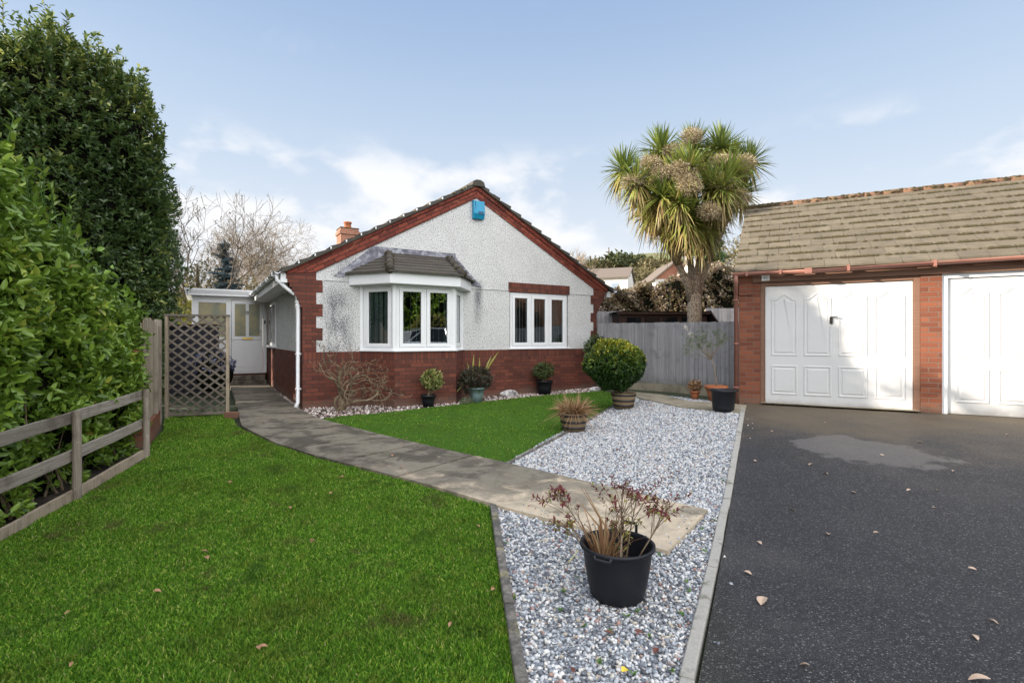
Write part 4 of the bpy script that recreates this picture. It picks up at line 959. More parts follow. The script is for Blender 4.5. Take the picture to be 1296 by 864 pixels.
# taller fence behind
def back_fence(x0p, x1p, y, ztop, label):
    xa, xb = at(x0p, y), at(x1p, y); f = thing('board_fence', label, 'fence', (xa, y, 0)); mb = MB(); x = 0
    while x < xb - xa: mb.box(x + .003, x + .12, random.uniform(-.01, .006), .02, .2, ztop + random.uniform(-.01, .01)); x += .125
    mb.build('boards', 'fence_wood', f)
    for q in (0, (xb - xa) / 2, xb - xa - .1): MB().box(q, q + .09, .021, .11, .1, ztop - .05).build('post', 'old_board', f)
back_fence(740, 790, 15.6, 2.32, 'short grey fence panel behind the near fence, left of the dark shed roof')
back_fence(893, 962, 15.6, 2.42, 'grey fence panel behind the near fence, between shed and garage downpipe')

# rail fence in front of the hedge
rf = thing('rail_fence', 'low weathered post and rail timber fence in front of the laurel hedge', 'fence', (0, 0, 0))
posts = [P(185, 578), P(97, 631), Vector((-3.55, 3.15, 0)), Vector((-3.2, 1.6, 0))]
def cyl_tube(a, b, r): return MB().tube([a, b], r, 12)
for i, p in enumerate(posts):
    z0 = float(gz(p.x, p.y)); r = .036
    MB().tube([(p.x, p.y, z0 - .1), (p.x + .004, p.y, z0 + .4), (p.x, p.y, z0 + .80)], [r, r * .97, r * .95], 14).build('post', 'post_wood', rf)
def plank(mb, a, b, h, th):
    a, b = Vector(a), Vector(b); d = (b - a).normalized(); s = Vector((0, 0, 1)).cross(d).normalized() * th / 2; u = Vector((0, 0, h / 2)); n = 6; vs = []
    for k in range(n + 1):
        p = a.lerp(b, k / n) + Vector((0, 0, random.uniform(-.004, .004)))
        vs += [p - s - u, p + s - u, p + s + u, p - s + u]
    fs = [(k * 4 + i, k * 4 + (i + 1) % 4, k * 4 + 4 + (i + 1) % 4, k * 4 + 4 + i) for k in range(n) for i in range(4)] + [(0, 1, 2, 3)[::-1], tuple(n * 4 + i for i in range(4))]
    mb.add(vs, fs)
for zc_ in (.735, .39):
    for p, q in zip(posts, posts[1:]):
        d = Vector((q.x - p.x, q.y - p.y, 0)).normalized(); off = Vector((-d.y, d.x, 0)) * -.052
        if off.x > 0: off = -off
        mb = MB(); plank(mb, (p.x + off.x, p.y + off.y, float(gz(p.x, p.y)) + zc_), (q.x + off.x, q.y + off.y, float(gz(q.x, q.y)) + zc_ + .0), .105, .028); mb.build('rail', 'rail_wood', rf, bevel=.004)
mb = MB()
for p, q in zip(posts, posts[1:]): plank(mb, (p.x - .03, p.y, float(gz(p.x, p.y)) + .03), (q.x - .03, q.y, float(gz(q.x, q.y)) + .03), .11, .035)
mb.build('kick_board', 'old_board', rf)
# tall boards and brick stub at the end of the hedge
ba, bb = Vector((brick_a.x - .02, brick_a.y, 0)), Vector((at(205, 8.3), 8.3, 0))
wz = float(gz(ba.x, ba.y)); dd = bb - ba; bl = dd.length; ang = math.atan2(dd.y, dd.x)
bs = thing('brick_wall_stub', 'short low red brick wall end under the tall old boards beside the hedge', 'wall', (ba.x, ba.y, wz), ang)
MB().box(0, bl * .75, -.02, .2, -.3, .285).build('bricks', 'gbrick', bs)
ob = thing('tall_board_screen', 'tall weathered upright boards standing on the brick stub between hedge and trellis', 'fence', (ba.x, ba.y, wz), ang)
MB().box(.0, bl - .05, .05, .07, .29, 1.58).build('backing', 'old_board', ob)
mb = MB(); x = .02
while x < bl - .1: mb.box(x, x + .145, .02 + random.uniform(0, .012), .045, .29, 1.62 + .05 * math.sin(x * 3)); x += .149
mb.build('boards', 'old_board', ob)
MB().box(bl * .52, bl * .52 + .03, -.03, .018, .289, 1.66).build('cover_strip', 'post_wood', ob); MB().box(bl - .1, bl, .0, .10, -.2, 1.68).build('post', 'post_wood', ob)
# trellis
ta, tb = Vector((at(209, 8.45), 8.45, 0)), Vector((at(290, 8.72), 8.72, 0)); dd = tb - ta; tl = dd.length; z0 = float(gz(ta.x, ta.y)) + .02
tr = thing('trellis_panel', 'weathered diamond lattice trellis panel with a plain frame beside the path', 'trellis', (ta.x, ta.y, z0), math.atan2(dd.y, dd.x))
H_ = 1.70
for a, b in ((0, .045), (tl - .045, tl)): MB().box(a, b, -.02, .025, -.05, H_ - .03).build('frame_upright', 'old_board', tr)
MB().box(-.01, tl + .01, -.03, .035, H_ - .03, H_).build('top_rail', 'trellis_wood', tr); MB().box(.045, tl - .045, -.01, .02, .02, .06).build('bottom_rail', 'trellis_wood', tr)
def lattice(sg, y, name):
    mb = MB(); w = .016; k = -3.0
    while k < 4:
        # line z = sg*x*.82 + k clipped to the frame
        pts = []
        for xx in (.045, tl - .045):
            zz = sg * xx * .82 + k
            if .05 <= zz <= H_ - .03: pts.append((xx, zz))
        for zz in (.05, H_ - .03):
            xx = (zz - k) / (sg * .82)
            if .045 < xx < tl - .045: pts.append((xx, zz))
        if len(pts) >= 2:
            (xa, za), (xb, zb_) = sorted(pts)[0], sorted(pts)[-1]; u = Vector((xb - xa, 0, zb_ - za)).normalized(); nn_ = Vector((-u.z, 0, u.x)) * w
            a, b = Vector((xa, 0, za)), Vector((xb, 0, zb_))
            vs = [v + Vector((0, yy, 0)) for yy in (y, y + .008) for v in (a - nn_, b - nn_, b + nn_, a + nn_)]
            mb.add(vs, [(0, 1, 2, 3), (7, 6, 5, 4), (0, 4, 5, 1), (1, 5, 6, 2), (2, 6, 7, 3), (3, 7, 4, 0)])
        k += .149
    mb.build(name, 'trellis_wood', tr)
lattice(1, .009, 'lattice'); lattice(-1, .0, 'lattice')
tag(MB().box(-.1, .1, -.05, .05, 0, .1).build('loose_brick', 'gbrick', None, bevel=.005, loc=(P(291, 530).x, P(291, 530).y + .06, float(gz(-4.8, 8.7)))), 'orange brick lying at the foot of the trellis by the path', 'brick')
sb = thing('storage_shed', 'dark slate grey shed end seen through the left half of the trellis', 'shed', (at(232, 12.2), 12.2, .15), .12)
MB().box(-.42, .42, 0, .9, 0, 1.62).build('wall', 'slate_panel', sb); MB().prism_y([(-.48, 1.60), (.48, 1.66), (.48, 1.70), (-.48, 1.64)], -.05, .95).build('roof', 'felt', sb)
hy = thing('flowering_shrub', 'faded blue and white flowering shrub low behind the trellis', 'shrub', (at(268, 11.6), 11.6, .15))
t_ = sphere_pts(150) * [.5, .35, .3] + [0, 0, .75]; p, d_, u_, L_, W_, rn = whorl(t_, t_ - [0, 0, .5], 6, .06, .06, .045)
M['hyd'] = leafmat('faded_petal', [(0, (.05, .05, .10)), (.5, (.16, .16, .28)), (1, (.45, .47, .55))], rough=.7); leaves('flower_heads', p, d_, u_, L_, W_, 'hyd', hy, rn, six=False)
blob('inner_foliage', (0, 0, .6), (.4, .28, .45), 'core', hy)

# ------------------------------------------------------------------ HEDGE AND EVERGREEN
def rebase(root, x, y, z=0):   # move the thing's origin to its base, parts stay in place
    d = Vector((x, y, z)) - root.location; root.location += d
    for c in root.children: c.location -= root.rotation_euler.to_matrix().inverted() @ d
rebase(rf, posts[1].x, posts[1].y, 0)
hp = [(-2.95, .3), (-3.28, 1.6), (-3.62, 3.1), (-3.98, 4.15), (-4.22, 5.0), (-4.5, 6.0), (-4.72, 6.75)]
hd = [0]
for a, b in zip(hp, hp[1:]): hd.append(hd[-1] + math.hypot(b[0] - a[0], b[1] - a[1]))
hd = np.array(hd); HL = hd[-1]; hx = np.array([p[0] for p in hp]); hy_ = np.array([p[1] for p in hp])
def htop(y): return np.interp(y, [0, 3.2, 4.2, 4.6, 5.1, 5.7, 6.3, 6.75], [3.5, 3.3, 2.95, 2.72, 2.45, 2.15, 1.95, 1.8])
def hedge_pt(u, d, z):   # u along, d depth behind face
    s = u * HL; x = np.interp(s, hd, hx); y = np.interp(s, hd, hy_); s2 = np.minimum(s + .05, HL); e = 1e-3
    tx = np.interp(s + .1, hd, hx) - np.interp(s - .1, hd, hx); ty = np.interp(s + .1, hd, hy_) - np.interp(s - .1, hd, hy_); l = np.hypot(tx, ty); tx /= l; ty /= l
    return np.stack([x - ty * d, y + tx * d, z], -1), np.stack([ty, -tx, 0 * tx], -1)
hg = thing('laurel_hedge', 'tall bright green laurel hedge rising behind the low rail fence', 'hedge', (-4.0, 4.2, 0))
U, VV = np.meshgrid(np.linspace(0, 1, 60), np.linspace(0, 1, 40)); pr = []
for (u0, v0) in ((0, 0),):
    ang_ = VV * math.pi   # profile: face, rounded top, back
    zt_ = htop(np.interp(U * HL, hd, hy_)) - .12; dep = .22 + .62 * (1 - np.cos(ang_)) ; z = np.where(VV < .42, VV / .42 * (zt_ - .18), np.where(VV > .58, (1 - VV) / .42 * (zt_ - .18), zt_ - .18 + .18 * np.sin((VV - .42) / .16 * math.pi)))
    dep = np.where(VV < .42, .2, np.where(VV > .58, 1.3, .2 + 1.1 * (VV - .42) / .16))
    pp, _ = hedge_pt(U, dep, z); q = pp.reshape(-1, 3); q = q + wob(q, 5, .05)[:, None] * np.array([1, 0, .4])
ny_, nx_ = U.shape; i = np.arange(nx_ * (ny_ - 1)).reshape(ny_ - 1, nx_)[:, :-1].ravel()
base_g = np.array([-4.0, 4.2, 0])
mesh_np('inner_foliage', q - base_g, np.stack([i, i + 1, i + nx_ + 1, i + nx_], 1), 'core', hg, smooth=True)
def hedge_leaves(n, z_lo, m, name, L, W, k=7, band=None, shade_b=0):
    u = rng.rand(n); zt2 = htop(np.interp(u * HL, hd, hy_)); z = rng.rand(n)
    lowpow = z ** .8 * (zt2 - .1) + .03
    d = np.abs(rng.randn(n)) * .07 + .02
    if band == 'top': lowpow = zt2 - .08 + rng.rand(n) * .05; d = rng.rand(n) * 1.2
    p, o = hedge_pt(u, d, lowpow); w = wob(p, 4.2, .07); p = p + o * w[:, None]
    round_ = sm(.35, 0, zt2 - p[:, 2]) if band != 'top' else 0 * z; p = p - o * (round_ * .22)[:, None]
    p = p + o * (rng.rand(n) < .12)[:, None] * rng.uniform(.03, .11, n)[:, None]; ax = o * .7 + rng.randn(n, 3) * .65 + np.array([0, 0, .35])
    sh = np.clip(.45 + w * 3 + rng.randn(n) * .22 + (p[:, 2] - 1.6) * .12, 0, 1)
    # thin lower part, with bare patches
    keep = (rng.rand(n) < .42 + .5 * sm(.1, 2.2, p[:, 2])) & (wob(p, 7, 1, 3) + rng.rand(n) * .9 > np.interp(p[:, 2], [0, 1.0, 2.4], [.25, .05, -.3])) if band != 'top' else (rng.rand(n) < 2)
    p, ax, sh = p[keep], ax[keep], sh[keep]
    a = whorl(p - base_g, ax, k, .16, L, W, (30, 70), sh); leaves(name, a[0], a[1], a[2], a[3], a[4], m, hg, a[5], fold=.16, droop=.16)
hedge_leaves(9000, 0, 'hedge_leaf', 'leaves', .098, .042)
hedge_leaves(700, 0, 'hedge_leaf', 'leaves_top', .10, .042, band='top')
# shoots
n = 190; u = rng.uniform(.30, .80, n); zt2 = htop(np.interp(u * HL, hd, hy_)); p, o = hedge_pt(u, rng.uniform(.03, .8, n), zt2 - .1); p -= base_g
tw = MB(); tips = []
for a in p:
    a = Vector(a); h = random.uniform(.10, .42); d = Vector((random.gauss(0, .12), random.gauss(0, .12), 1)) * h; tw.tube([a, a + d * .5, a + d], [.005, .004, .0025], 4); tips.append(a + d)
tips = np.array(tips); a = whorl(tips, np.tile([0, 0, 1.0], (n, 1)), 7, .22, .11, .034, (20, 60)); tw.build('shoots', 'weed', hg)
leaves('shoot_leaves', a[0], a[1], a[2], a[3], a[4], 'shoot_leaf', hg, a[5])
# stems inside
mb = MB()
for i in range(70):
    u0 = random.random(); pp, o = hedge_pt(np.array([u0]), np.array([random.uniform(.1, .3)]), np.array([.0])); a = Vector(pp[0]) - Vector(base_g); lean = Vector((random.gauss(-.08, .06), random.gauss(0, .2), 0)); h = random.uniform(.4, 1.1)
    mb.tube([a, a + lean * .5 + Vector((0, 0, h * .5)), a + lean + Vector((0, 0, h))], [.012, .009, .004], 5)
mb.build('stems', 'twig_red', hg)['kind'] = 'stuff'

def evergreen(name, label, cat, base, zc, rad, ntw, k, L, W, m, power=2.2, amp=.09, freq=2.2, top_shoots=0, group=None, seed=1, six=True, zmin=.05, trunk=None, coreS=.86, ang=(25, 70), tl=None, tri=None):
    """broad-leaved bush or tree: superellipsoid crown of leaf whorls round a lumpy inner mass"""
    t = thing(name, label, cat, base, 0, group)
    v = sphere_pts(ntw)
    def shp(v): return v / (np.abs(v[:, 0]) ** 2 + np.abs(v[:, 1]) ** 2 + np.abs(v[:, 2]) ** power)[:, None] ** .42
    s = shp(v); rr = np.array(rad); p = s * rr; dsp = wob(p, freq, amp, seed); p = p * (1 + dsp - np.abs(rng.randn(ntw)) * .05 + (rng.rand(ntw) < .07) * rng.uniform(.03, .13, ntw))[:, None]
    kp = p[:, 2] + zc > zmin; p, dsp = p[kp], dsp[kp]; n_ = len(p)
    ax = nrm(p / rr ** 1.3) * .9 + rng.randn(n_, 3) * .4 + np.array([0, 0, .45])
    sh = np.clip(.5 + dsp * 2.2 + rng.randn(n_) * .2 + (.55 * sm(.45, .95, p[:, 2] / rr[2]) if top_shoots else 0), 0, 1)  # leaves yellow towards the crown top: sunlight painted into the leaf tone
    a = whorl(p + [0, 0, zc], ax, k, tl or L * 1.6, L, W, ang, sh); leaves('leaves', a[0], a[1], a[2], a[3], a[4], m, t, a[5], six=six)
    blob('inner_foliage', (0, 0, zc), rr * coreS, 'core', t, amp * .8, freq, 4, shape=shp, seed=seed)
    if trunk: MB().tube([(0, 0, -.1), (.02, .01, zc * .5), (0, 0, zc)], [trunk, trunk * .85, trunk * .6], 9, r=.5).build('trunk', 'bark', t, True)
    if top_shoots:
        tw = MB(); tips = []; axs = []
        for i in range(top_shoots):
            x, y = random.uniform(-.72, .72) * rr[0], random.uniform(-.72, .72) * rr[1]; zz = zc + rr[2] * (1 - min(1, abs(x) / rr[0]) ** 3 * .4 - min(1, abs(y) / rr[1]) ** 3 * .3) - .22
            h = random.uniform(.3, .62) * random.choice((1, 1, 1, 1.5)); d = Vector((random.gauss(0, .1), random.gauss(0, .1), 1)) * h; a0 = Vector((x, y, zz)); tw.tube([a0, a0 + d], [.008, .003], 4)
            for q in (.3, .5, .7, .85, 1): tips.append(a0 + d * q); axs.append(d)
        tips = np.array(tips); axs = np.array(axs); a = whorl(tips, axs, 6, .1, L, W, (30, 60)); tw.build('top_shoots', 'bark', t); leaves('shoot_leaves', a[0], a[1], a[2], a[3], a[4], m, t, a[5], six=six)
    return t
tx, ty = -7.2, 8.35
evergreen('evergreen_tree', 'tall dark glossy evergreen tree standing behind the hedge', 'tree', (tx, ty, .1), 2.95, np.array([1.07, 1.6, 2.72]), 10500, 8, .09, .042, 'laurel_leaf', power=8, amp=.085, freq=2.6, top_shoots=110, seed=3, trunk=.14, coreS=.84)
# second mass of the same tree leaning to the right at mid height is part of its crown (kept in one thing)
# trees and hedge left of the frame: they shade the garden
evergreen('evergreen_tree', 'second dark evergreen farther back, mostly hidden behind the tall glossy one', 'tree', (-9.6, 11.6, .1), 3.1, np.array([1.7, 1.9, 3.2]), 3500, 8, .11, .05, 'laurel_leaf', power=4.5, amp=.06, freq=1.9, seed=13, trunk=.14, six=False)
evergreen('conifer_hedge', 'tall dense hedge left of the camera on the garden boundary', 'hedge', (-9.2, 1.6, 0), 2.8, np.array([1.2, 6.6, 3.15]), 3000, 8, .16, .07, 'hedge_leaf', power=6, amp=.05, freq=1.2, six=False, seed=5)
# greenery behind the camera, seen mirrored in the windows
evergreen('broadleaf_tree', 'large green tree across the lane behind the camera', 'tree', (15.0, -3.5, 0), 4.0, np.array([4.2, 4.2, 3.6]), 2600, 8, .26, .12, 'hedge_leaf', amp=.1, freq=.9, six=False, seed=6, trunk=.25)
evergreen('golden_shrub', 'round golden shrub beside the driveway right of the camera', 'shrub', (11.6, .2, 0), 1.6, np.array([1.0, 1.0, 1.2]), 700, 8, .14, .07, 'gold_leaf', amp=.08, freq=2, six=False, seed=7)
evergreen('broadleaf_tree', 'dark green tree far right of the camera beside the lane', 'tree', (22.5, 1.8, 0), 3.8, np.array([4.6, 4.0, 3.6]), 2600, 8, .26, .12, 'hedge_leaf', amp=.1, freq=.9, six=False, seed=8, trunk=.25)

# ------------------------------------------------------------------ CORDYLINE
YP = 12.0; pxm = F / YP
def pp3(px, py, dy=0): y = YP + dy; return Vector((at(px, y), y, hz(py, y)))
pb = Vector((at(879, YP), YP, float(gz(at(879, YP), YP))))
pt = thing('cabbage_palm', 'tall cabbage palm with pale forked trunk and drooping sword leaves behind the board fence', 'palm tree', pb)
fk = pp3(879, 372) - pb
mb = MB(); mb.tube([(0, 0, -.1), (.01, 0, .8), (0, 0, fk.z * .7), fk * 1.0], [.20, .18, .165, .15], 18)
mb.build('trunk', 'palm_bark', pt, True)
ros = [(866, 296, .2), (892, 290, -.4), (860, 258, -1.0), (848, 286, -.3), (902, 275, .4), (826, 268, -.4), (914, 240, -1.0), (855, 225, -.6), (837, 192, -.3), (789, 216, -.1), (877, 188, .3), (912, 188, 0), (947, 208, .1), (806, 232, -.8), (838, 250, -.9), (872, 214, -1.0), (922, 222, -.7), (938, 246, .2), (868, 280, -.9), (881, 294, -.5), (846, 276, -.2), (906, 262, -.2), (893, 205, .9), (826, 215, .8), (925, 200, .9), (858, 240, .9), (900, 240, -.9), (818, 258, .1)]
lim = MB(); mains = [pp3(a_, b_, d_) - pb for a_, b_, d_ in ((857, 332, -.1), (873, 326, .1), (886, 322, -.15), (897, 330, .15))]
for m_ in mains:
    sd_ = -1 if m_.x < fk.x else 1
    lim.tube([fk + Vector((sd_ * .05, 0, -.22)), fk.lerp(m_, .4) + Vector((sd_ * .01, 0, 0)), m_], [.10, .085, .07], 10)
for (a, b, dy) in ros:
    e = pp3(a, b, dy) - pb; m1 = min(mains, key=lambda q: (q - e).length)
    lim.tube([m1 + Vector((0, 0, -.06)), m1.lerp(e, .5) + Vector((0, 0, .05)), e], [.055, .05, .04], 8)
lim.build('limbs', 'palm_bark', pt, True)
def sword(c, n, L, W, hang=.0, seed=0, tone=0):
    seg = 5; c = np.array(c); th = rng.rand(n) * 2 * np.pi; q = np.sort(rng.rand(n)); el = np.radians(85 - 135 * q ** 1.0 + rng.randn(n) * 8) - hang
    d = np.stack([np.cos(th) * np.cos(el), np.sin(th) * np.cos(el), np.sin(el)], 1)
    Ln = L * rng.uniform(.8, 1.12, n); sg = (.05 + .9 * q ** 2.0) * rng.uniform(.5, 1.4, n)
    side = nrm(np.stack([-np.sin(th), np.cos(th), rng.randn(n) * .3], 1))
    t = np.linspace(0, 1, seg + 1); wd = W * np.array([.55, .9, 1, .85, .5, .05])
    V = []
    for j, tt in enumerate(t):
        pos = c + d * (Ln * tt)[:, None] * (1 - .12 * sg * tt)[:, None]; pos[:, 2] -= Ln * sg * tt ** 2 * .6
        pos = pos + (rng.randn(n, 3) * .006)
        V += [pos - side * wd[j] / 2, pos + side * wd[j] / 2]
    V = np.stack(V, 1).reshape(-1, 3); K = 2 * (seg + 1); b = np.arange(n)[:, None] * K
    Fs = np.concatenate([b + [2 * j, 2 * j + 1, 2 * j + 3, 2 * j + 2] for j in range(seg)], 1).reshape(-1, 4)
    rn = np.clip(.78 - q * .45 + rng.randn(n) * .12 + tone, .02, 1); rn = np.where((q > .86) & (rng.rand(n) < .6), rng.rand(n) * .22, rn)
    return V, Fs, np.repeat(rn, seg)
for i, (a, b, dy) in enumerate(ros):
    e = pp3(a, b, dy) - pb; V, Fs, rn = sword(e, 240, .66 if 8 <= i < 13 else .64, .036, hang=.08 if 8 <= i < 13 else .26, tone=.05 if 8 <= i < 13 else -.06); mesh_np('leaf_rosette', V, Fs, 'palm_leaf', pt, rn)
pans = [(838, 220, -1.0), (853, 192, -.5), (873, 236, -1.3), (801, 231, -.9), (876, 172, -.1), (913, 232, -1.0), (897, 267, -1.2), (860, 215, -1.2), (943, 206, -.5), (822, 208, -.9), (915, 205, -.6), (935, 250, -.6), (868, 224, -1.25)]
for (a, b, dy) in pans:
    e = np.array(pp3(a, b, dy) - pb); n = 1100; v = sphere_pts(n) * [1.15, .9, .8]; r_ = rng.uniform(.3, 1, n)[:, None] * .225
    p = e + v * r_; leaves_o = leaves('flower_panicle', p, v + rng.randn(n, 3) * .45, rng.randn(n, 3), .07, .013, 'panicle', pt, rng.rand(n), six=False)

# ------------------------------------------------------------------ POTS
def pot(name, m, parent, prof, n=44, loc=(0, 0, 0), **k): return MB().lathe(prof, n, loc, r=.5).build(name, m, parent, True, **k)
def vessel(r0, r1, h, th=.008, rim=.012, rh=.02):
    return [(0, .0), (r0, .0), (r0 + (r1 - r0) * .5, h * .5), (r1, h - rh), (r1 + rim, h - rh), (r1 + rim, h), (r1 - th, h), (r1 - th - .01, h * .8), (r0 - th, .03), (0, .03)]
def smallleaf(parent, name, c, rad, ntw, k, L, W, m, core=True, six=False, ang=(25, 75), flat=.4):
    c = np.array(c); v = sphere_pts(ntw); r_ = rng.uniform(.55, 1.0, ntw)[:, None] ** .5; p = v * np.array(rad) * r_ * (1 + wob(v, 4, .12))[:, None] + c
    a = whorl(p, v + [0, 0, flat] + rng.randn(ntw, 3) * .4, k, L * 1.2, L, W, ang); leaves(name, a[0], a[1], a[2], a[3], a[4], m, parent, a[5], six=six)
def arc_blades(parent, name, c, n, L, W, m, spread=.6, sag=.5, upb=1.0, seg=6, rnd_base=.5, base_r=.05):
    c = np.array(c); th = rng.rand(n) * 6.283; sp = rng.rand(n) * spread; d = nrm(np.stack([np.cos(th) * sp, np.sin(th) * sp, np.full(n, upb)], 1)); Ln = L * rng.uniform(.55, 1.1, n)
    b0 = c + np.stack([np.cos(th), np.sin(th), 0 * th], 1) * (rng.rand(n) * base_r)[:, None]; side = nrm(np.cross(d, rng.randn(n, 3))); sg = rng.rand(n) * sag
    out_ = nrm(np.stack([np.cos(th), np.sin(th), 0 * th], 1)); V = []
    wd = W * np.interp(np.linspace(0, 1, seg + 1), [0, .3, .7, 1], [.7, 1, .8, .08])
    for j in range(seg + 1):
        t = j / seg; pos = b0 + d * (Ln * t)[:, None] + out_ * (Ln * sg * t ** 2 * .7)[:, None]; pos[:, 2] -= Ln * sg * t ** 2.2 * .8
        V += [pos - side * wd[j] / 2, pos + side * wd[j] / 2]
    V = np.stack(V, 1).reshape(-1, 3); K = 2 * (seg + 1); b = np.arange(n)[:, None] * K; Fs = np.concatenate([b + [2 * j, 2 * j + 1, 2 * j + 3, 2 * j + 2] for j in range(seg)], 1).reshape(-1, 4)
    return mesh_np(name, V, Fs, m, parent, np.repeat(np.clip(rng.rand(n), 0, 1), seg))
def litter(parent, r, z, m='soil'):
    mb = MB(); k = 20; mb.add([(0, 0, z + .01)] + [(r * math.cos(i / k * 6.283), r * math.sin(i / k * 6.283), z + random.uniform(-.006, .006)) for i in range(k)], [(0, i + 1, (i + 1) % k + 1) for i in range(k)]); mb.build('soil', m, parent)

# front tub
tp = Vector((.61, 2.98, 0)); tp.z = float(gz(tp.x, tp.y)) + .012
tub = thing('planted_tub', 'large black plastic tub with two handles and dying brown grasses on the near gravel', 'planter', tp)
prof = [(0, 0), (.143, 0), (.152, .008), (.165, .06), (.185, .17), (.198, .272), (.200, .278), (.210, .281), (.216, .288), (.216, .300), (.208, .305), (.199, .301), (.195, .285), (.182, .17), (.170, .10), (0, .095)]
b = pot('tub_body', 'blackpl', tub, prof, 72)
for a0, nm in ((R(58), 1), (R(238), 2)):
    cx_, sx_ = math.cos(a0), math.sin(a0); tn = Vector((-sx_, cx_, 0)); o = Vector((cx_, sx_, 0)) * .207
    pts = [o + tn * -.045 + Vector((0, 0, .297)), o * 1.03 + tn * -.043 + Vector((0, 0, .345)), o * 1.04 + tn * -.034 + Vector((0, 0, .354)), o * 1.04 + tn * .034 + Vector((0, 0, .354)), o * 1.03 + tn * .043 + Vector((0, 0, .345)), o + tn * .045 + Vector((0, 0, .297))]
    if nm == 2: pts = [Vector((p.x * 1.06, p.y * 1.06, .297 - (p.z - .297) * .35)) for p in pts]
    MB().tube(pts, .0085, 10).build('handle', 'blackpl', tub, True)
mb = MB()
for k in range(7):
    a0 = k / 7 * 6.283 + .3; mb.lathe([(0, .0), (.008, .0)], 8, (0, 0, 0)) if False else mb.box(.148 * math.cos(a0) - .006, .148 * math.cos(a0) + .006, .148 * math.sin(a0) - .006, .148 * math.sin(a0) + .006, .012, .03)
mb.build('drain_holes', 'black', tub)
litter(tub, .172, .13)
arc_blades(tub, 'dry_litter', (0, 0, .14), 150, .11, .006, 'dry', spread=2.0, sag=.3, base_r=.05)
V_o = arc_blades(tub, 'dry_grass', (-.08, .02, .16), 60, .40, .007, 'dry', spread=.6, sag=.45, base_r=.05)
for (dx, dz, w) in ((-.20, .40, .013), (-.16, .47, .012), (-.12, .40, .012), (-.26, .30, .010), (-.09, .34, .012), (-.19, .50, .009)):   # tall brown blades leaning left
    a0 = Vector((-.07 + random.uniform(-.02, .02), random.uniform(-.04, .05), .14)); e = Vector((dx - .03, random.uniform(-.02, .08), .14 + dz)); mid = a0.lerp(e, .55) + Vector((.05, 0, .03)); s = Vector((w, .002, 0)) * .5
    MB().add([a0 - s, a0 + s, mid + s, mid - s, e + s * .1, e - s * .1], [(0, 1, 2, 3), (3, 2, 4, 5)], r=random.random()).build('long_blade', 'dry', tub)
tw = MB(); lp, la = [], []
def spray(base, top, tipspread, n, w0=.005):
    base, top = Vector(base), Vector(top); m1 = base.lerp(top, .5) + Vector((random.uniform(-.02, .02), random.uniform(-.02, .02), 0)); tw.tube([base, m1, top], [w0, w0 * .8, w0 * .5], 6)
    for i in range(n):
        t = random.uniform(.45, 1); st_ = base.lerp(m1, t * 2) if t < .5 else m1.lerp(top, t * 2 - 1)
        e = top + Vector((random.gauss(0, 1) * tipspread[0], random.gauss(0, 1) * tipspread[1], random.gauss(0, 1) * tipspread[2])); mid = st_.lerp(e, .5) + Vector((0, 0, .02)); tw.tube([st_, mid, e], [.0022, .0016, .001], 4)
        for q in (.6, .8, 1.0): lp.append(mid.lerp(e, q)); la.append(e - st_)
spray((.04, .02, .13), (.03, .0, .60), (.10, .08, .06), 22); spray((.05, .03, .13), (.12, .02, .56), (.07, .06, .06), 14); spray((.08, .0, .14), (.30, -.02, .52), (.08, .05, .035), 18); spray((-.02, .04, .13), (-.34, .06, .57), (.07, .05, .05), 18, .003); spray((-.03, .02, .13), (-.33, .02, .42), (.05, .04, .05), 12, .003); spray((.02, -.02, .13), (.0, .05, .40), (.05, .05, .05), 9)
spray((.0, .1, .13), (-.02, .08, .24), (.05, .03, .03), 6)
tw.build('stems', 'twig_red', tub)
lp = np.array(lp); la = np.array(la); a = whorl(lp, la, 4, .03, .030, .011, (40, 85)); zrel = np.clip((a[0][:, 2] - .34) * 5, 0, 1); red = (rng.rand(len(zrel)) < .25 + .6 * zrel); rn = np.where(red, rng.rand(len(zrel)) * .5, .58 + rng.rand(len(zrel)) * .42)
leaves('leaves', a[0], a[1], a[2] + [0, 0, .5], a[3], a[4], 'redleaf', tub, rn)
MB().tube([(.01, -.06, .13), (.005, -.065, .26), (.015, -.06, .36)], .0045, 6).build('cut_stem', 'bark_pale', tub)
# straw lying by the tub
s0 = P(722, 716); tag(MB().add([(0, 0, 0), (.012, .003, 0), (.095, .17, .012), (.088, .17, .012)], [(0, 1, 2, 3)], r=.95).build('straw_blade', 'phorm', None, loc=(s0.x - .02, s0.y, s0.z + .022)), 'long yellow straw blade lying on the gravel left of the big tub', 'straw')

def barrel(label, px, y, dia, h, cat='planter', name='barrel_planter', dz=.02, top_pt=None):
    x = at(px, y); t = thing(name, label, cat, (x, y, float(gz(x, y)) + dz)); r1 = dia / 2; r0 = r1 * .74
    prof = [(0, 0), (r0, 0), (r0 + (r1 - r0) * .35, h * .3), (r0 + (r1 - r0) * .7, h * .65), (r1, h), (r1 - .018, h), (r0 - .01, h * .4), (0, h * .4)]
    pot('staves', 'barrel', t, prof)
    for f_ in (.12, .45, .82):
        rr = r0 + (r1 - r0) * f_ + .006
        MB().lathe([(rr - .012, h * f_), (rr + .002, h * f_), (rr + .005, h * (f_ + .14)), (rr - .012, h * (f_ + .14))], 44, r=.5).build('hoop', 'hoop', t, True)
    litter(t, r1 - .02, h * .86); return t, h
t, h = barrel('half barrel planter of dried brown fern on the gravel near the small lawn', 726, 7.45, .425, .25)
arc_blades(t, 'dry_fern', (0, 0, h * .85), 300, .36, .013, 'dry', spread=1.1, sag=.75, base_r=.13)
arc_blades(t, 'dry_litter', (0, 0, h * .9), 160, .32, .010, 'dry', spread=2.6, sag=1.5, base_r=.12)
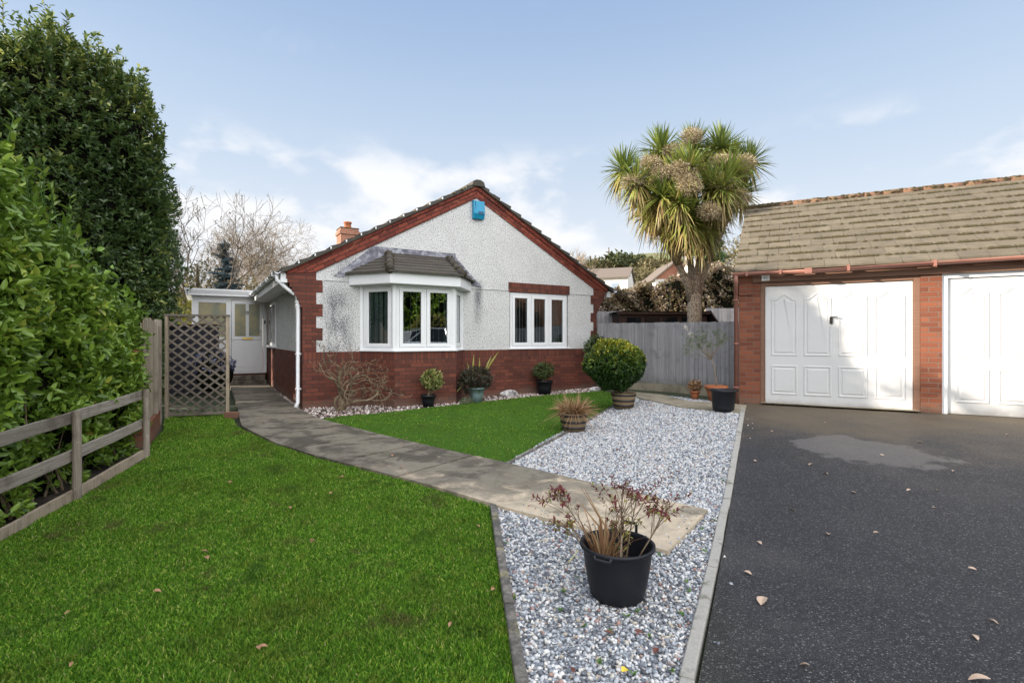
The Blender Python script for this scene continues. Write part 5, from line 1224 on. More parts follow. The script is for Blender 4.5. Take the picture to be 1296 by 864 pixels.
t, h = barrel('half barrel planter holding the big round golden euonymus', 789, 9.0, .44, .26)
ec = Vector((at(777, 9.05) - at(789, 9.0), 0, hz(463, 9.05) - t.location.z)); 
mb = MB()
for i in range(26):
    a0 = random.random() * 6.283; q = random.uniform(.15, .48); mb.tube([(random.gauss(0, .03), random.gauss(0, .03), h * .85), (ec.x * .4 + math.cos(a0) * q * .4, math.sin(a0) * q * .4, ec.z * .55), (ec.x + math.cos(a0) * q * .9, math.sin(a0) * q * .9, ec.z * .95)], [.014, .011, .006], 6)
mb.build('stems', 'twig_red', t)
eu = thing('euonymus_bush', 'big round clipped euonymus bush with golden leaves in a half barrel', 'bush', t.location + Vector((0, 0, .24)))
nt = 3800; v = sphere_pts(nt); v = v[v[:, 2] > -.86]; rr = np.array([.525, .52, .475]); dsp = wob(v, 5, .06, 2); p = v * rr * (1 + dsp - np.abs(rng.randn(len(v))) * .04)[:, None]; low = np.clip(-v[:, 2] - .1, 0, 1); p[:, :2] *= (1 - low * .45)[:, None]
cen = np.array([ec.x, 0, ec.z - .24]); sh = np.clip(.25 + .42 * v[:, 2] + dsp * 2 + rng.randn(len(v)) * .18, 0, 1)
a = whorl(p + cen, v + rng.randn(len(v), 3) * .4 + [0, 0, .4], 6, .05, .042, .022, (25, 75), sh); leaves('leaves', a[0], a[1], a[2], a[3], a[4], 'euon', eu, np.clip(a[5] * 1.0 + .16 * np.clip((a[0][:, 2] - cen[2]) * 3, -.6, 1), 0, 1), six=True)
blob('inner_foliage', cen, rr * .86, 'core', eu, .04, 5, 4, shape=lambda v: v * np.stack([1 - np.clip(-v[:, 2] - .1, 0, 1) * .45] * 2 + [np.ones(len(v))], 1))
mb = MB(); 
def lift(src, dst):   # stems belong to the bush, not to its barrel
    for c in list(src.children):
        if c.name.startswith('stems'): c.parent = dst; c.location -= (dst.location - src.location)
lift(t, eu)

def potted(name, label, px, y, r0, r1, h, m, dz=.01, rim=.01, rh=.03):
    x = at(px, y); t = thing(name, label, 'potted plant', (x, y, float(gz(x, y)) + dz)); pot('pot', m, t, vessel(r0, r1, h, rim=rim, rh=rh)); litter(t, r1 - .012, h * .86); return t
t = potted('terracotta_planter', 'small terracotta pot of wilted reddish plant against the fence', 879.5, 9.35, .06, .083, .15, 'terra')
smallleaf(t, 'leaves', (0, 0, .24), (.13, .12, .10), 110, 6, .045, .024, 'dry')
arc_blades(t, 'stems', (0, 0, .13), 26, .2, .006, 'dry', spread=.9, sag=.4)
t = potted('terracotta_planter', 'larger terracotta pot with a thin standard olive tree by the garage corner', 906.5, 9.02, .12, .185, .27, 'terra', rh=.05)
mb = MB(); g0 = t.location
def lp3(px, py, dy=0): y = g0.y + dy; return Vector((at(px, y), y, hz(py, y))) - g0
mb.tube([lp3(907, 492), lp3(906, 478, .02), lp3(903.5, 462), lp3(899, 452)], [.014, .012, .010, .008], 8)
nodes = []
for (a_, b_) in ((884, 440), (893, 428), (873, 432), (912, 432), (905, 424), (870, 446), (878, 424), (917, 428), (888, 432), (899, 438)):
    e = lp3(a_, b_, random.uniform(-.15, .15)); mb.tube([lp3(900, 455), lp3(900, 455).lerp(e, .5) + Vector((0, 0, .02)), e], [.007, .005, .002], 5); nodes.append(e)
    for _ in range(7):
        e2 = e + Vector((random.gauss(0, .09), random.gauss(0, .09), random.gauss(.0, .08))); mb.tube([e, e2], [.002, .001], 3); nodes += [e2, e.lerp(e2, .5)]
mb.build('trunk', 'bark_pale', t, True); nd = np.array([list(q) for q in nodes]); a = whorl(nd, rng.randn(len(nd), 3) + [0, 0, .2], 9, .05, .042, .011, (35, 85)); leaves('leaves', a[0], a[1], a[2], a[3], a[4], 'olive', t, a[5], six=False)
x = at(915.5, 7.98); t = thing('black_bucket', 'empty looking black plastic pot on the gravel in front of the terracotta pot', 'pot', (x, 7.98, float(gz(x, 7.98)) + .015))
pot('bucket', 'blackpl', t, [(0, 0), (.150, 0), (.160, .05), (.178, .29), (.186, .295), (.192, .31), (.192, .33), (.182, .333), (.176, .32), (.160, .2), (0, .2)], 56)
for a0 in (R(-20), R(160)):
    o = Vector((math.cos(a0), math.sin(a0), 0)); tn = Vector((-o.y, o.x, 0)); MB().tube([o * .19 + tn * -.04 + Vector((0, 0, .318)), o * .215 + tn * -.035 + Vector((0, 0, .325)), o * .215 + tn * .035 + Vector((0, 0, .325)), o * .19 + tn * .04 + Vector((0, 0, .318))], .008, 8).build('handle', 'blackpl', t, True)
arc_blades(t, 'dead_stems', (0, 0, .2), 14, .22, .006, 'dry', spread=.9, sag=.3, base_r=.12)
# pots along the house
t = potted('glazed_planter', 'blue-grey glazed pot with dark bushy plant and yellow striped blades by the bay window', 603, 10.5, .105, .175, .30, 'bluepot', rh=.03)
g0 = t.location; smallleaf(t, 'leaves', (0, 0, .50), (.36, .3, .25), 620, 7, .055, .017, 'hebe'); smallleaf(t, 'drooping_leaves', (-.12, -.05, .35), (.28, .2, .2), 220, 7, .055, .017, 'hebe')
bl = MB()
for (pa, pb2, w) in (((598, 478), (600, 448), .035), ((607, 476), (607, 452), .03), ((613, 474), (631, 445), .04), ((612, 476), (622, 450), .035), ((596, 478), (591, 458), .025), ((594, 480), (578, 496), .03), ((592, 478), (584, 470), .02)):
    a0, e = lp3(*pa), lp3(*pb2, -.1); mid = a0.lerp(e, .55) + Vector((0, -.03, .03)); d_ = (e - a0).normalized(); s = Vector((d_.z, 0, -d_.x)) * w / 2; bl.add([a0 - s * .6, a0 + s * .6, mid + s, mid - s, e + s * .08, e - s * .08], [(0, 1, 2, 3), (3, 2, 4, 5)], r=random.uniform(.3, 1))
bl.build('striped_blades', 'phorm', t)
t = potted('black_planter', 'black pot with a cream variegated shrub in front of the bay brickwork', 542, 9.82, .10, .14, .22, 'blackpl')
g0 = t.location; mb = MB(); cc = lp3(547, 480)
for i in range(9): e = cc + Vector((random.gauss(0, .09), random.gauss(0, .08), random.gauss(-.02, .08))); mb.tube([(random.gauss(0, .02), random.gauss(0, .02), .18), (e.x * .5, e.y * .5, .32), e], [.008, .006, .003], 5)
mb.build('stems', 'twig_red', t); smallleaf(t, 'leaves', cc, (.22, .2, .20), 330, 6, .05, .026, 'varieg')
t = potted('black_planter', 'black pot with an olive green shrub below the three light window', 689, 12.02, .145, .19, .31, 'blackpl')
g0 = t.location; cc = lp3(688, 469); mb = MB()
for i in range(12): e = cc + Vector((random.gauss(0, .12), random.gauss(0, .1), random.gauss(0, .07))); mb.tube([(random.gauss(0, .02), random.gauss(0, .02), .27), (e.x * .5, e.y * .5, .42), e], [.009, .007, .003], 5)
mb.build('stems', 'twig_red', t); smallleaf(t, 'leaves', cc, (.27, .24, .2), 380, 6, .055, .02, 'azalea')
# ground plants and stones by the wall
x, y = at(590, 10.25), 10.25; t = thing('feathery_plant', 'low feathery green plant at the foot of the glazed pot', 'plant', (x, y, float(gz(x, y)))); smallleaf(t, 'leaves', (0, 0, .06), (.14, .1, .08), 130, 6, .035, .010, 'olive')
def rock(px, py, w, label, group=None):
    p = P(px, py); o = blob('white_stone', (0, 0, 0), (w / 2, w / 3, w / 4), 'lime', None, .12, 9, 3, seed=px); o.location = (p.x, p.y + .1, p.z + .05); tag(o, label, 'stone')
rock(643, 502, .40, 'large white and grey stone against the brick wall right of the glazed pot'); rock(753.5, 496, .26, 'small white stone at the right corner of the bungalow wall')
t = thing('dark_shrub', 'dark green shrub hidden behind the golden euonymus at the house corner', 'shrub', (2.05, 12.35, .2)); smallleaf(t, 'leaves', (0, 0, 1.05), (.34, .3, .34), 420, 6, .05, .024, 'laurel_leaf'); blob('inner_foliage', (0, 0, 1.05), (.26, .24, .26), 'core', t); MB().tube([(0, 0, -.05), (0, 0, .9)], .015, 6).build('stem', 'bark', t)
# twisted bare shrub
random.seed(21)
sp = P(432, 520); ts = thing('twisted_shrub', 'bare gnarled shrub with twisted brown branches at the left corner of the brick wall', 'shrub', sp)
segs = []
def gnarl(p, d, L, r, dep):
    pts = [p.copy()]; rs = [r]; n = 6
    for i in range(n):
        d = (d + Vector((random.gauss(0, .42), random.gauss(0, .25), random.gauss(.02, .34)))).normalized(); p = p + d * L / n; p.y = min(p.y, .32); pts.append(p.copy()); rs.append(r * (1 - .4 * (i + 1) / n))
        if dep and i > 1 and random.random() < .6: gnarl(p, (d + Vector((random.gauss(0, .9), random.gauss(0, .5), random.gauss(.1, .6)))).normalized(), L * random.uniform(.4, .75), rs[-1] * .65, dep - 1)
    segs.append((pts, rs))
for (dx, dz) in ((-.5, .8), (-.15, 1), (.25, .9), (.6, .75), (.1, 1.0), (-.35, .9), (.45, .9), (0, .9)):
    gnarl(Vector((dx * .06, 0, .0)), Vector((dx, random.gauss(-.1, .2), dz)).normalized(), .80, .028, 4)
for pts, rs in segs[:0]: pass
mb = MB(); mb.tube([(0, 0, -.05), (0, 0, .1), (.01, 0, .22)], [.07, .06, .05], 10); mb.build('trunk', 'twig_red', ts, True)
mb = MB()
for pts, rs in segs: mb.tube(pts, [max(q, .0035) for q in rs], 5)
mb.tube([(-.05, 0, .5), (-.12, 0, .95), (-.05, 0, 1.15), (.02, 0, 1.35)], [.006, .005, .004, .003], 5)
mb.build('branches', 'twig_red', ts, True)

# ------------------------------------------------------------------ SHED AND HEDGES BEHIND THE FENCE
yS = 14.4; xa, xb = at(783, yS), at(899, yS); zS = hz(394, yS)
sh_ = thing('summerhouse', 'low dark brown timber summerhouse showing its roof edge above the fence', 'shed', (xa, yS, .3))
W = xb - xa; zz = zS - .3
MB().box(.06, W - .06, .1, 1.9, 0, zz - .06).build('wall', 'shed_wood', sh_)
mb = MB(); mb.box(-.02, W, 0, .05, zz - .075, zz); mb.build('fascia', 'shed_wood', sh_)
mb = MB(); mb.add([(-.04, -.02, zz), (W + .02, -.02, zz), (W - .5, 1.0, zz + .05), (.4, 1.0, zz + .05), (-.04, 2.0, zz), (W + .02, 2.0, zz)], [(0, 1, 2, 3), (1, 5, 2), (5, 4, 3, 2), (4, 0, 3)]); mb.prism_y([(W, zz), (W + .33, zz - .5), (W + .36, zz - .48), (W + .02, zz + .03)], 0, 1.9); mb.build('roof', 'felt', sh_)
for k in range(4): x = .25 + k * (W - .5) / 4; MB().box(x, x + (W - .5) / 4 - .12, .088, .0995, zz - .75, zz - .17).build('window', 'carglass', sh_)
def strip_hedge(name, label, xp0, xp1, y, ztop_fn, dep, n, L, W, m, seed, group=None, k=7, z0=.3):
    xa, xb = at(xp0, y), at(xp1, y); t = thing(name, label, 'hedge', ((xa + xb) / 2, y, z0), 0, group); w = (xb - xa) / 2
    x = rng.uniform(-w, w, n); zt_ = ztop_fn(x) - z0; q = rng.rand(n); top = rng.rand(n) < .3
    z = np.where(top, zt_ + rng.randn(n) * .04, q ** .7 * zt_); yy = np.where(top, rng.rand(n) * dep, rng.rand(n) * .12)
    p = np.stack([x, yy, z], 1); ww = wob(p, 3.5, .09, seed); p[:, 1] -= ww * 1.2; p[:, 2] += ww * top
    a = whorl(p, np.stack([rng.randn(n) * .5, -.8 + rng.randn(n) * .4, rng.randn(n) * .4 + .5], 1), k, .12, L, W, (30, 75), np.clip(.45 + ww * 2.5 + rng.randn(n) * .25, 0, 1)); leaves('leaves', a[0], a[1], a[2], a[3], a[4], m, t, a[5], six=False)
    mb = MB(); xs = np.linspace(-w + .05, w - .05, 24); zt3 = ztop_fn(xs) - z0 - .14
    for i in range(23): mb.prism_y([(xs[i], 0), (xs[i + 1], 0), (xs[i + 1], zt3[i + 1]), (xs[i], zt3[i])], .14, dep)
    mb.build('inner_foliage', 'core', t); return t
strip_hedge('copper_hedge', 'clipped copper brown hedge behind the summerhouse with pale leaf backs', 752, 866, 17.0, lambda x: hz(365, 17) + .12 * np.sin(x * 3) + .08 * np.sin(x * 7.3), 1.0, 1900, .11, .06, 'beech', 1)
strip_hedge('loose_hedge', 'taller loose pale leaved hedge right of the palm trunk', 850, 965, 16.4, lambda x: hz(345, 16.4) + .2 * np.sin(x * 2.2 + 1) + .1 * np.sin(x * 9), 1.0, 1500, .10, .055, 'beech', 2)
evergreen('round_shrub', 'small rounded green shrub rising above the copper hedge', 'shrub', (at(838, 17.6), 17.6, .3), hz(368, 17.6) - 1.0, np.array([.75, .6, .75]), 420, 6, .09, .045, 'ivy', amp=.08, freq=3, six=False, seed=9, trunk=.04)

# ------------------------------------------------------------------ FAR HOUSES, HILL TREES
def house_far(label, px0, px1, y, ridge_py, eave_py, gable='right', walls='fh_wall', depth=6, rot=0, base=None, gablemat=None):
    """simple bungalow: ridge runs along local x; visible eave face + gable end"""
    xa, xb = at(px0, y), at(px1, y); zr, ze_ = hz(ridge_py, y), hz(eave_py, y); z0 = float(gz((xa + xb) / 2, y)) - 1.0
    t = thing('far_house', label, 'house', (xa, y, z0), rot); W = (xb - xa) / math.cos(rot); a, b = zr - z0, ze_ - z0
    mb = MB(); mb.box(0, W, 0, depth, 0, b); mb.build('wall', walls, t)
    for x in (0, W): MB().add([(x, 0, b), (x, depth, b), (x, depth / 2, a)], [(0, 2, 1) if x == 0 else (0, 1, 2)]).build('gable', gablemat or walls, t)
    mb = MB()
    for s in (0, 1):
        y0, y1 = (-.35, depth / 2) if s == 0 else (depth + .35, depth / 2); z_e = b - .35 * (a - b) / (depth / 2)
        mb.add([(-.3, y0, z_e), (W + .3, y0, z_e), (W + .3, y1, a), (-.3, y1, a), (-.3, y0, z_e + .18), (W + .3, y0, z_e + .18), (W + .3, y1, a + .18), (-.3, y1, a + .18)], [(3, 2, 1, 0), (4, 5, 6, 7), (0, 1, 5, 4), (1, 2, 6, 5), (2, 3, 7, 6), (3, 0, 4, 7)])
    mb.build('roof', 'fh_roof', t); return t, W, a, b
t, W, a, b = house_far('far white bungalow with brown tiled roof seen just right of the gable', 735, 790, 78, 338.5, 352.5, depth=7, rot=R(-20))
for x in (2.2, 4.6): MB().box(x, x + 1.1, -.05, -.01, b - 1.9, b - .9).build('window', 'fh_glass', t)
t, W, a, b = house_far('far house with red brick gable over white wall, left of the palm trunk', 829, 836, 66, 330, 351, depth=9.0, rot=0)
bpy.data.objects.remove(t.children[0]) if False else None
# rotate so that its gable faces the camera
for c in list(t.children): bpy.data.objects.remove(c)
xa = at(829, 66); wG = at(887, 66) - xa; z0 = t.location.z; aG, bG = hz(329.5, 66) - z0, hz(353, 66) - z0
MB().box(0, wG, 0, 9, 0, bG).build('wall', 'fh_wall', t); MB().prism_y([(-.0, bG), (wG, bG), (wG / 2, aG)], -.05, .1).build('gable', 'fh_brick', t)
mb = MB(); mb.prism_y([(-.35, bG - .3), (wG / 2, aG), (wG / 2, aG + .22), (-.5, bG - .2)], -.35, 9); mb.prism_y([(wG + .35, bG - .3), (wG + .5, bG - .2), (wG / 2, aG + .22), (wG / 2, aG)], -.35, 9); mb.build('roof', 'fh_roof', t)
MB().box(.6, 1.5, -.04, -.01, bG - 1.2, bG - .25).build('window', 'fh_glass', t)
t, W, a, b = house_far('far house with solar panels on its brown roof between palm trunk and garage', 880, 960, 60, 329, 341, depth=6)
for k in range(2):
    x = (1.6, 4.0)[k] - .9; dy = 3.0; MB().add([(x, .05 + .5, 0), (x + 2.1, .55, 0), (x + 2.1, 2.6, 0), (x, 2.6, 0)], [(0, 1, 2, 3)]).build('solar_panel', 'solar', t)
    o = t.children[-1]
    for v in o.data.vertices: v.co.z = b + (a - b) * v.co.y / 3.0 + .30
for k in range(3): MB().box(1 + k * 2, 2.1 + k * 2, -.05, -.01, b - 1.8, b - .7).build('window', 'fh_glass', t)
t, W, a, b = house_far('low far roof peeping between the white bungalow and the brick gabled house', 806, 824, 95, 352, 357, depth=5)

def far_tree(name, label, px, y, py_top, w, m, kind='round', n=600, L=.6, seed=0, cat='tree', zb=None, group=None):
    x = at(px, y); z0 = float(gz(x, y)) - .3 if zb is None else zb; H = hz(py_top, y) - z0; t = thing(name, label, cat, (x, y, z0), 0, group)
    v = sphere_pts(n); r_ = rng.uniform(.45, 1, n)[:, None]
    if kind == 'cone':
        h = rng.rand(n) ** .8; a0 = rng.rand(n) * 6.283; rad = (1 - h) * w / 2 * rng.uniform(.55, 1.08, n) * (1 + .25 * np.sin(h * 40)); p = np.stack([np.cos(a0) * rad, np.sin(a0) * rad, .08 * H + h * H * .92], 1); ax = np.stack([np.cos(a0), np.sin(a0), -.15 + 0 * a0], 1)
    else: p = v * r_ * [w / 2, w / 2, H * .45] * (1 + wob(v, 3, .18, seed))[:, None] + [0, 0, H * .56]; ax = v + [0, 0, .3]
    a = whorl(p, ax, 5, L * .8, L, L * .5, (20, 75)); leaves('crown', a[0], a[1], a[2], a[3], a[4], m, t, a[5], six=False)
    MB().tube([(0, 0, -.3), (0, 0, H * .5), (0, 0, H * .9)], [w * .05, w * .035, w * .01], 7).build('trunk', 'bark', t); return t
far_tree('pine_tree', 'dark pine on the hillside, the left of the two above the white bungalow', 783, 108, 321, 9.5, 'conifer', n=700, L=.9, seed=1)
far_tree('pine_tree', 'dark pine on the hillside, the right of the two above the white bungalow', 805, 112, 323, 9, 'conifer', n=650, L=.9, seed=2)
for i, (px, pt_, w, d) in enumerate(((766, 326, 9, 112), (750, 329, 8, 105), (776, 331, 7, 106), (794, 333, 8, 106))): far_tree('hillside_shrub', ['yellow green tree left of the pair of dark pines on the hill', 'pale bushy tree just above the bungalow roof slope on the hill', 'low green shrub below and left of the left dark pine', 'low green shrub between the two dark pines'][i], px, d, pt_, w, 'ivy', n=420, L=.8, seed=i + 3)
far_tree('hillside_shrub', 'round olive brown tree on the hill left of the brick gable', 828, 104, 328, 11, 'scrub', n=650, L=.8, seed=8)
far_tree('hillside_shrub', 'grey brown scrub bank on the hill right of the white bungalow', 818, 92, 340, 12, 'scrub', n=500, L=.6, seed=9)
far_tree('hillside_shrub', 'grey scrub between the far white bungalow and the brick gable', 806, 90, 344, 7, 'scrub', n=350, L=.5, seed=10)
far_tree('spruce_tree', 'tall dark conifer behind the right side of the palm crown', 902, 48, 268, 3.6, 'laurel_leaf', 'cone', n=1300, L=.42, seed=11)
far_tree('autumn_tree', 'bare brown tree behind the left edge of the garage roof', 936, 62, 300, 6.5, 'scrub', n=800, L=.35, seed=12)
far_tree('autumn_tree', 'second brown tree beside the dark conifer behind the palm', 888, 74, 312, 6.5, 'scrub', n=700, L=.35, seed=13)
x = at(770.5, 125); tp_ = thing('telegraph_pole', 'thin telegraph pole on the skyline above the far trees', 'pole', (x, 125, float(gz(x, 125)))); Hh = hz(313, 125) - tp_.location.z; MB().tube([(0, 0, -1), (0, 0, Hh)], [.16, .12], 6).build('pole', 'bark', tp_); MB().box(-.8, .8, -.06, .06, Hh - 1.2, Hh - 1.05).build('crossarm', 'bark', tp_)
def bare_tree(name, label, px, y, py_top, d, L, r, dep, m, spread, up, seed, split_at, split=3, zb=None, minr=.01, wig=.12):
    random.seed(seed); x = at(px, y); z0 = float(gz(x, y)) - .2 if zb is None else zb; t = thing(name, label, 'tree', (x, y, z0)); H = hz(py_top, y) - z0
    segs = branches((0, 0, 0), d, L, r, dep, split, spread, up, .7, 4, None, minr, wig); mz = max(p.z for s in segs for p in s[0]); k = H / mz
    segs = [([p * k for p in pts], rs) for pts, rs in segs]; build_branches(segs, t, m, split_at, 3 if dep > 4 else 4); return t, segs
bare_tree('birch_tree', 'pale bare tree showing above the right slope of the bungalow roof', 742, 46, 310, (0, 0, 1), 3.2, .13, 5, 'bark_pale', .55, .25, 5, .09, 3, minr=.014)
bare_tree('oak_tree', 'large bare spreading oak behind the white porch', 334, 36, 260, (.02, 0, 1), 2.6, .32, 6, 'bark_pale', 1.0, .05, 12, .2, 3, minr=.0075)
bare_tree('oak_tree', 'smaller bare tree overlapping the left side of the large oak', 292, 33, 305, (0, 0, 1), 2.6, .2, 4, 'bark_pale', .7, .12, 14, .12, 3, minr=.010)
t, segs = bare_tree('apple_tree', 'leggy bare tree with a few hanging leaves beside the dark evergreen', 232, 19.5, 236, (.1, 0, 1), 1.7, .13, 5, 'bark', .75, .3, 18, .07, 3, minr=.006, wig=.14)
tips = np.array([list(s[0][-1]) for s in segs if s[1][0] < .03]); tips = tips[rng.rand(len(tips)) < .45]; a = whorl(tips, rng.randn(len(tips), 3), 3, .1, .07, .035); leaves('leaves', a[0], a[1], a[2], a[3], a[4], 'ivy', t, a[5], six=False)
# ivy clad and golden shrubs
far_tree('ivy_tree', 'brown and olive leafy tree between the leggy tree and the blue spruce', 250, 21.5, 322, 3.6, 'ivy', n=1300, L=.13, seed=21)
far_tree('bamboo_shrub', 'bright yellow green sunlit shrub above the trellis', 226, 19, 366, 3.2, 'gold_leaf', n=1500, L=.16, seed=22)
far_tree('golden_shrub', 'sunlit yellow shrub just left of the porch roof', 250, 17.2, 377, 1.7, 'gold_leaf', n=700, L=.13, seed=23)
far_tree('ivy_tree', 'olive green bush at the foot of the oak behind the porch roof', 318, 28, 350, 4.5, 'scrub', n=900, L=.2, seed=24)
# blue spruce
ys = 21.0; x = at(285, ys); z0 = .1; H = hz(303, ys) - z0; t = thing('blue_spruce', 'blue spruce with drooping tiers standing behind the porch roof', 'tree', (x, ys, z0)); P_, A_ = [], []; mb = MB(); zz = .3
random.seed(4)
while zz < H - .1:
    fr_ = 1 - zz / H; Rr = .12 + 1.45 * fr_ ** .85
    for k in range(9 if fr_ > .3 else 6):
        a0 = random.random() * 6.283; rr_ = Rr * random.uniform(.65, 1.1); st_ = Vector((0, 0, zz)); e = Vector((math.cos(a0) * rr_, math.sin(a0) * rr_, zz - rr_ * .22 + .08)); st_.z += random.uniform(-.12, .12); e.z += random.uniform(-.16, .14); mid = st_.lerp(e, .5) + Vector((0, 0, -.03)); mb.tube([st_, mid, e], [.02, .012, .005], 3)
        for q in np.linspace(.15, 1, int(4 + rr_ * 12)):
            c = st_.lerp(e, q); 
            for s_ in (-1, 0, 1):
                P_.append(c + Vector((-math.sin(a0), math.cos(a0), 0)) * s_ * .11 * (1.2 - q)); A_.append(Vector((math.cos(a0), math.sin(a0), .1)) + Vector((-math.sin(a0), math.cos(a0), 0)) * s_ * .8)
    zz += random.uniform(.16, .24)
a = whorl(np.array(P_), np.array(A_), 8, .12, .10, .022, (25, 60)); leaves('crown', a[0], a[1], a[2], a[3], a[4], 'spruce', t, a[5], six=False); mb.build('branches', 'bark', t); MB().tube([(0, 0, -.1), (0, 0, H)], [.12, .015], 7).build('trunk', 'bark', t)

# ------------------------------------------------------------------ PARKED CAR (right of the frame, mirrored in the bay window)
car = thing('parked_car', 'silver hatchback parked on the driveway right of the camera', 'car', (7.9, 3.9, float(gz(7.9, 3.9))), R(30)); car.scale = (1.1, 1.1, 1.12)
side_p = [(-2.1, .28), (-1.75, .25), (1.75, .25), (2.08, .3), (2.12, .55), (2.0, .78), (1.15, .93), (-1.9, .98), (-2.12, .85), (-2.15, .5)]
MB().prism_y(side_p, -.86, .86).build('body', 'carpaint', car, bevel=.06)
gh = [(-1.85, .975), (1.1, .93), (.35, 1.36), (-.2, 1.43), (-1.2, 1.42), (-1.7, 1.3)]
mb = MB(); n = len(gh); vs = [(x, -.80 + (z - .95) * .32, z) for x, z in gh] + [(x, .80 - (z - .95) * .32, z) for x, z in gh]; mb.add(vs, [tuple(range(n)), tuple(range(2 * n - 1, n - 1, -1))] + [(i, i + n, (i + 1) % n + n, (i + 1) % n) for i in range(n)]); mb.build('windows', 'carglass', car)
mb = MB(); rf_ = [(.37, 1.37), (-.2, 1.44), (-1.2, 1.43), (-1.7, 1.31), (-1.7, 1.33), (-1.2, 1.46), (-.2, 1.47), (.37, 1.39)]; mb.prism_y(rf_, -.66, .66)
for sy in (-1, 1): mb.tube([(1.12, sy * .79, .94), (.37, sy * .67, 1.37), (-.2, sy * .65, 1.44), (-1.2, sy * .65, 1.43), (-1.85, sy * .79, .98)], .03, 6); mb.tube([(-.35, sy * .80, .96), (-.4, sy * .65, 1.43)], .03, 6)
mb.build('roof', 'carpaint', car)
for x in (-1.3, 1.3):
    for sy in (-1, 1):
        w = MB(); w.tube([(x, sy * .70, .31), (x, sy * .88, .31)], .31, 24); w = w.build('wheel', 'rubber', car); r_ = MB(); r_.tube([(x, sy * .881, .31), (x, sy * .89, .31)], .2, 20); r_.build('rim', 'chrome', w)

# ------------------------------------------------------------------ LEAVES, WEEDS
def leaf_proto(mname, L=.06):
    vs = []; n = 7
    for i in range(n + 1):
        t = i / n; w = math.sin(math.pi * min(1, t * .95 + .03)) ** .8 * L * .30; z = .004 * math.sin(t * 3.1) + .003; vs += [(t * L - L / 2, -w, z + w * .35), (t * L - L / 2, 0, z), (t * L - L / 2, w * .9, z + w * .55)]
    me = bpy.data.meshes.new('fallen_leaf'); me.from_pydata(vs, [], [(3 * i + j, 3 * i + 3 + j, 3 * i + 4 + j, 3 * i + 1 + j) for i in range(n) for j in (0, 1)]); me.materials.append(M[mname]); return me
protos = {k: leaf_proto(k) for k in ('leaf_tan', 'leaf_brown', 'leaf_red', 'leaf_yellow')}
def scatter(pts, mname, label, group, size=1.0, dz=.008):
    for px, py in pts:
        p = P(px, py); o = bpy.data.objects.new('fallen_leaf', protos[mname]); C.objects.link(o); o.location = (p.x, p.y, p.z + dz); o.rotation_euler = (random.uniform(-.3, .3), random.uniform(-.3, .3), random.uniform(0, 6.28)); s = size * random.uniform(.7, 1.2); o.scale = (s, s * random.uniform(.7, 1.3), s); tag(o, label, 'leaf', group)
z8 = lambda l: [(860 + a / 2.374, 500 + b / 2.374) for a, b in l]
scatter(z8([(228, 200), (278, 110), (395, 210), (440, 237), (688, 287), (775, 288), (824, 230), (338, 345), (447, 420), (240, 446), (205, 537), (880, 525), (940, 683), (886, 730), (376, 815), (722, 142), (608, 182), (765, 340), (523, 294), (590, 415), (440, 84), (985, 120), (878, 104)]), 'leaf_tan', 'small dry tan leaf lying on the dark asphalt driveway', 'tan leaves on the driveway', .8, .006)
scatter(z8([(250, 622), (902, 860)]), 'leaf_tan', 'larger pale leaf on the near part of the driveway', 'large pale leaves on the driveway', 1.35, .006)
zL = lambda l: [(a / 2.842, 560 + b / 2.842) for a, b in l]; zM = lambda l: [(280 + a / 3.6, 470 + b / 3.6) for a, b in l]; zN = lambda l: [(330 + a / 3.54, 620 + b / 3.54) for a, b in l]
scatter(zL([(828, 155), (742, 433), (565, 556), (245, 634), (255, 825), (735, 410), (932, 763)]) + zM([(548, 497), (498, 571), (315, 638), (412, 795), (1168, 725), (270, 555), (40, 520), (845, 317)]) + zN([(848, 632), (1040, 470), (10, 735), (232, 250)]), 'leaf_brown', 'dry brown leaf caught in the grass of the lawn', 'brown leaves on the lawn', .75, .035)
zG = lambda l: [(630 + a / 3.927, 490 + b / 3.927) for a, b in l]
scatter(zG([(597, 290), (595, 320), (515, 295), (685, 215), (788, 375), (862, 455), (895, 432), (750, 372), (875, 152), (290, 440), (160, 560)]) + [(770, 807), (808, 806), (724, 855), (846, 712), (868, 660), (700, 742), (830, 830)], 'leaf_red', 'dark red brown leaf on the grey gravel', 'dark red leaves on the gravel', .7, .025)
scatter([(790, 856)], 'leaf_yellow', 'bright yellow leaf on the gravel below the big tub', None, .8, .028)
scatter([(497, 581), (508, 596), (332, 540), (470, 556)], 'leaf_brown', 'dry brown leaf lying on the concrete path', 'brown leaves on the path', .7, .045)
z7 = lambda l: [(630 + a / 2.938, 570 + b / 2.938) for a, b in l]
for px, py in z7([(600, 395), (245, 535), (520, 610), (480, 628), (318, 665), (235, 605), (375, 800), (560, 700), (685, 620), (505, 845), (640, 830), (295, 480), (410, 685), (715, 535), (760, 300), (700, 500)]) + [(925, 585), (915, 610), (932, 560), (937, 540), (905, 660), (892, 700), (640, 690), (650, 760)]:
    p = P(px, py); t = thing('weed', 'small green weed growing up through the gravel', 'weed', (p.x, p.y, p.z + .01), 0, 'weeds in the gravel'); n = 7; th = rng.rand(n) * 6.28; d = np.stack([np.cos(th), np.sin(th), rng.uniform(.2, 1.0, n)], 1); leaves('leaves', np.zeros((n, 3)) + [0, 0, .005], d, np.tile([0, 0, 1.0], (n, 1)), rng.uniform(.015, .034, n), .010, 'weed', t, rng.rand(n))

for o in C.objects:
    if o.name.startswith(('moss', 'shoots', 'top_shoots')): o['kind'] = 'stuff'
